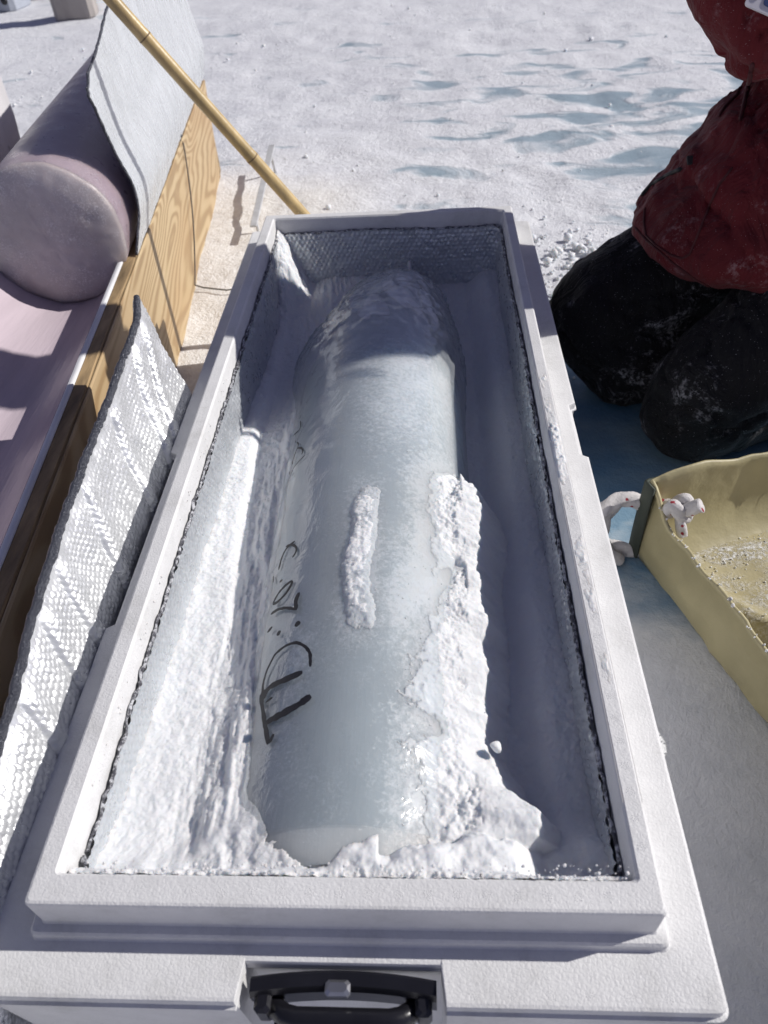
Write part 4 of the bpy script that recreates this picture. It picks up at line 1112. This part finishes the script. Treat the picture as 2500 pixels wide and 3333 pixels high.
arm_near2 = chain([(0.50, 1.29, 0.375, 0.072), (0.442, 1.325, 0.45, 0.073), (0.405, 1.37, 0.53, 0.060)])
arm_far = chain([(0.69, 1.675, 0.64, 0.088), (0.65, 1.69, 0.50, 0.080), (0.57, 1.665, 0.38, 0.070)])
arm_far2 = chain([(0.57, 1.665, 0.38, 0.070), (0.50, 1.58, 0.46, 0.062), (0.44, 1.49, 0.53, 0.055)])
collar = [[(0.675, 1.585, 0.78, 0.090, (1, 1, 0.6))], [(0.79, 1.585, 0.72, 0.10, (0.8, 1.3, 0.7))]]
PARKA = blob('parka', torso+[arm_near, arm_near2, arm_far, arm_far2]+collar, 0.0105, M_PARKA, 5, parka_disp)
# the body inside the clothes: head, neck, trunk, hands as one surface
head = [(0.62, 1.43, 0.80, 0.096, (1.0, 0.82, 1.15)), (0.595, 1.43, 0.755, 0.070, (1.0, 0.9, 1.0)), (0.572, 1.43, 0.715, 0.040, (1, 1, 0.9)), (0.520, 1.43, 0.775, 0.017, (1, 0.8, 1.2)), (0.530, 1.43, 0.79, 0.014, (1, 0.8, 1.8)),
        (0.632, 1.345, 0.785, 0.026, (0.8, 0.4, 1.2)), (0.632, 1.515, 0.785, 0.026, (0.8, 0.4, 1.2)), (0.535, 1.43, 0.735, 0.022, (0.8, 1.3, 0.5))]
head = [(a+0.045, b+0.155, c+0.12, r_, s_) for a, b, c, r_, s_ in head]
def hand(w, fdir, side):
    w = np.array(w); fdir = np.array(fdir)/np.linalg.norm(fdir); side = np.array(side)/np.linalg.norm(side); dn = np.cross(fdir, side)
    out = [chain([(*w, 0.026), (*(w+fdir*0.05), 0.034)], 6)]
    for k, L in enumerate((0.070, 0.080, 0.074, 0.058)):
        b = w+fdir*0.075+side*(0.030-0.020*k); c = b+fdir*L*0.5+dn*0.008; e = c+fdir*L*0.25+dn*L*0.4
        out.append(chain([(*b, 0.0115), (*c, 0.0105), (*e, 0.009)], 6))
    b = w+fdir*0.03+side*0.034; out.append(chain([(*b, 0.014), (*(b+side*0.026+fdir*0.022), 0.012), (*(b+side*0.030+fdir*0.05+dn*0.012), 0.010)], 6))
    return out
h1 = hand((0.405, 1.395, 0.55), (-0.6, 0.45, 0.55), (0.2, 0.7, -0.5)); h2 = hand((0.42, 1.465, 0.545), (-0.7, -0.15, 0.6), (0.2, -0.7, 0.2))
trunk = [chain([(0.685, 1.585, 0.83, 0.06), (0.695, 1.57, 0.66, 0.10), (0.715, 1.48, 0.30, 0.12), (0.77, 1.43, 0.05, 0.12)]),
         chain([(0.69, 1.58, 0.65, 0.07), (0.69, 1.41, 0.635, 0.05), (0.50, 1.29, 0.375, 0.04), (0.405, 1.395, 0.55, 0.026)], 16), chain([(0.69, 1.58, 0.65, 0.07), (0.69, 1.69, 0.635, 0.05), (0.57, 1.665, 0.38, 0.04), (0.42, 1.465, 0.545, 0.026)], 16),
         chain([(0.77, 1.50, 0.0, 0.09), (0.385, 1.475, -0.185, 0.07), (0.86, 1.56, -0.285, 0.045)], 18), chain([(0.77, 1.38, 0.0, 0.09), (0.56, 1.245, -0.20, 0.07), (0.92, 1.33, -0.285, 0.045)], 18)]
blob('body', [head]+trunk+h1+h2, 0.0062, M_SKIN, 2)
for sy in (1.55, 1.62):
    v, f = crumb_geo((0.5785, sy, 0.917), 0.011, np.random.default_rng(1)); mesh('eye', v, f, M_BLACK, person)
blob('wool_hat', [[(0.68, 1.585, 0.965, 0.104, (1.02, 0.88, 0.85)), (0.685, 1.585, 0.935, 0.106, (1.0, 0.88, 0.42))]], 0.01, M_HAT, 3)
for (x, y, z) in ((0.93, 1.56, -0.285), (0.99, 1.33, -0.285)):
    blob('boot', [chain([(x-0.07, y, z, 0.072), (x+0.05, y, z+0.0, 0.072)]), chain([(x+0.05, y, z, 0.068), (x+0.09, y, z-0.01, 0.062)])], 0.012, M_BLACK, 3)
# seams, pocket opening and hook patch stitched on the parka
from mathutils.bvhtree import BVHTree
_bv = BVHTree.FromPolygons([v.co[:] for v in PARKA.data.vertices], [p.vertices[:] for p in PARKA.data.polygons])
def on_parka(pts, lift=0.001):
    out = []
    p = np.array([(1700+x/2.074, y/2.074) for x, y in pts]); d = np.concatenate([[0], np.cumsum(np.hypot(*np.diff(p, axis=0).T))])
    for t in np.linspace(0, d[-1], max(8, int(d[-1]/7))):
        h = _bv.ray_cast(Vector(CAM)-Vector(PARKA.matrix_local.translation)*0, Vector(ray(np.interp(t, d, p[:, 0]), np.interp(t, d, p[:, 1]))))
        if h[0] is not None: out.append(np.array(h[0])+np.array(h[1])*lift)
    return np.array(out)
M_SEAM = mat_plain('dark_red_seam', (0.055, 0.006, 0.009), 0.8)
for nm, pts, rad_, mt in (('pocket_slit', [(805, 1325), (870, 1250), (980, 1185), (1080, 1138)], 0.0042, M_GLOVE),
                          ('pocket_seam', [(830, 1400), (822, 1500), (838, 1590), (900, 1652), (1000, 1720), (1080, 1745), (1130, 1720), (1165, 1640), (1260, 1400), (1330, 1250), (1420, 1130)], 0.0022, M_SEAM),
                          ('hem_seam', [(760, 1530), (840, 1620), (1000, 1760), (1180, 1890), (1380, 1990), (1640, 2040)], 0.0022, M_SEAM),
                          ('waist_fold_shade', [(1480, 580), (1450, 640), (1370, 720), (1330, 790)], 0.0030, M_SEAM), ('waist_fold_shade', [(1560, 420), (1530, 560), (1500, 700), (1470, 820)], 0.0035, M_SEAM)):  # waist creases drawn as dark strips, their shade put into colour
    q = on_parka(pts)
    if len(q) > 3: tube(nm, q, np.concatenate([[rad_*.3], np.full(len(q)-2, rad_), [rad_*.3]]), mt, person, 6)
q = on_parka([(1110, 1085), (1160, 1085)], 0.002)
if len(q): mesh('hook_patch', *box_geo(tuple(q[len(q)//2]), (0.012, 0.004, 0.016), Vector(_fw).to_track_quat('Y', 'Z').to_matrix(), 0.001), M_GLOVE, person, False)
# identity badge clipped to the chest
bcx = at_y(2512, 4, 1.18)
bu = np.array([0.80, -0.22, -0.30]); bu /= np.linalg.norm(bu)           # along the card
bn = -_fw*0.75+np.array([-0.2, -0.5, 0.3]); bn -= bu*(bn@bu); bn /= np.linalg.norm(bn)
bv = np.cross(bn, bu)
def card(name, cu, cv, hu, hv, lift, thick, mat, parent, rad=0.005, hole=None):
    o = bcx+bu*cu+bv*cv+bn*lift; ring = []
    for (su, sv, a0) in ((1, 1, 0), (-1, 1, 90), (-1, -1, 180), (1, -1, 270)):
        for k in range(5):
            a = R(a0+90*k/4); ring.append((su*(hu-rad)+rad*math.cos(a), sv*(hv-rad)+rad*math.sin(a)))
    V = [o+bu*x+bv*y for x, y in ring]+[o+bu*x+bv*y+bn*thick for x, y in ring]; n_ = len(ring)
    F = [tuple(range(n_-1, -1, -1)), tuple(range(n_, 2*n_))]+[(k, (k+1) % n_, (k+1) % n_+n_, k+n_) for k in range(n_)]
    return mesh(name, V, F, mat, parent, smooth=False)
cardo = card('id_badge', 0.012, 0.014, 0.043, 0.032, 0.0, 0.003, M_BADGEW, person)
def csub(*a_, **k_):
    o = card(*a_, **k_, parent=None); o.parent = cardo; return o
csub('badge_print', 0.020, 0.020, 0.030, 0.030, 0.0034, 0.0006, M_BADGEB)
csub('slot_hole', -0.0215, -0.002, 0.0042, 0.006, 0.0034, 0.0006, M_BLACK, rad=0.004)
cu = bpy.data.curves.new('badge_lettering', 'FONT'); cu.body = 'Ba'; cu.size = 0.014; cu.extrude = 0.0003
tx = bpy.data.objects.new('badge_lettering_raw', cu); COL.objects.link(tx)
tmx = Matrix((( bu[0], bv[0], bn[0], 0), (bu[1], bv[1], bn[1], 0), (bu[2], bv[2], bn[2], 0), (0, 0, 0, 1)))
loc = bcx-bu*0.004+bv*0.004+bn*0.0044
tx.matrix_world = Matrix.Translation(loc) @ tmx
bpy.context.view_layer.update()
tm = bpy.data.meshes.new_from_object(tx.evaluated_get(bpy.context.evaluated_depsgraph_get())); tm.transform(tx.matrix_world)
bpy.data.objects.remove(tx); tm.materials.clear(); tm.materials.append(M_BADGEW)
to = bpy.data.objects.new('badge_lettering', tm); COL.objects.link(to); to.parent = cardo

# ------------------------------------------------------------------ loose snow clods on the ground
rr = np.random.default_rng(33); pts = []
for k in range(900):
    a = rr.random()
    if a < 0.35: x, y = rr.normal(0.42, 0.10), rr.normal(1.95, 0.20)
    elif a < 0.6: x, y = rr.uniform(-2.2, -0.8), rr.uniform(2.2, 5.2)
    else: x, y = rr.uniform(-0.6, 2.6), rr.uniform(2.0, 6.5)
    r = (0.0025+0.009*rr.random()**5)*(1.5 if a < 0.35 else 1)
    pts.append((x, y, ZG+r*0.25, r))
crumbs('snow_clods', pts, 'loose snow clods scattered over the packed snow around the box')
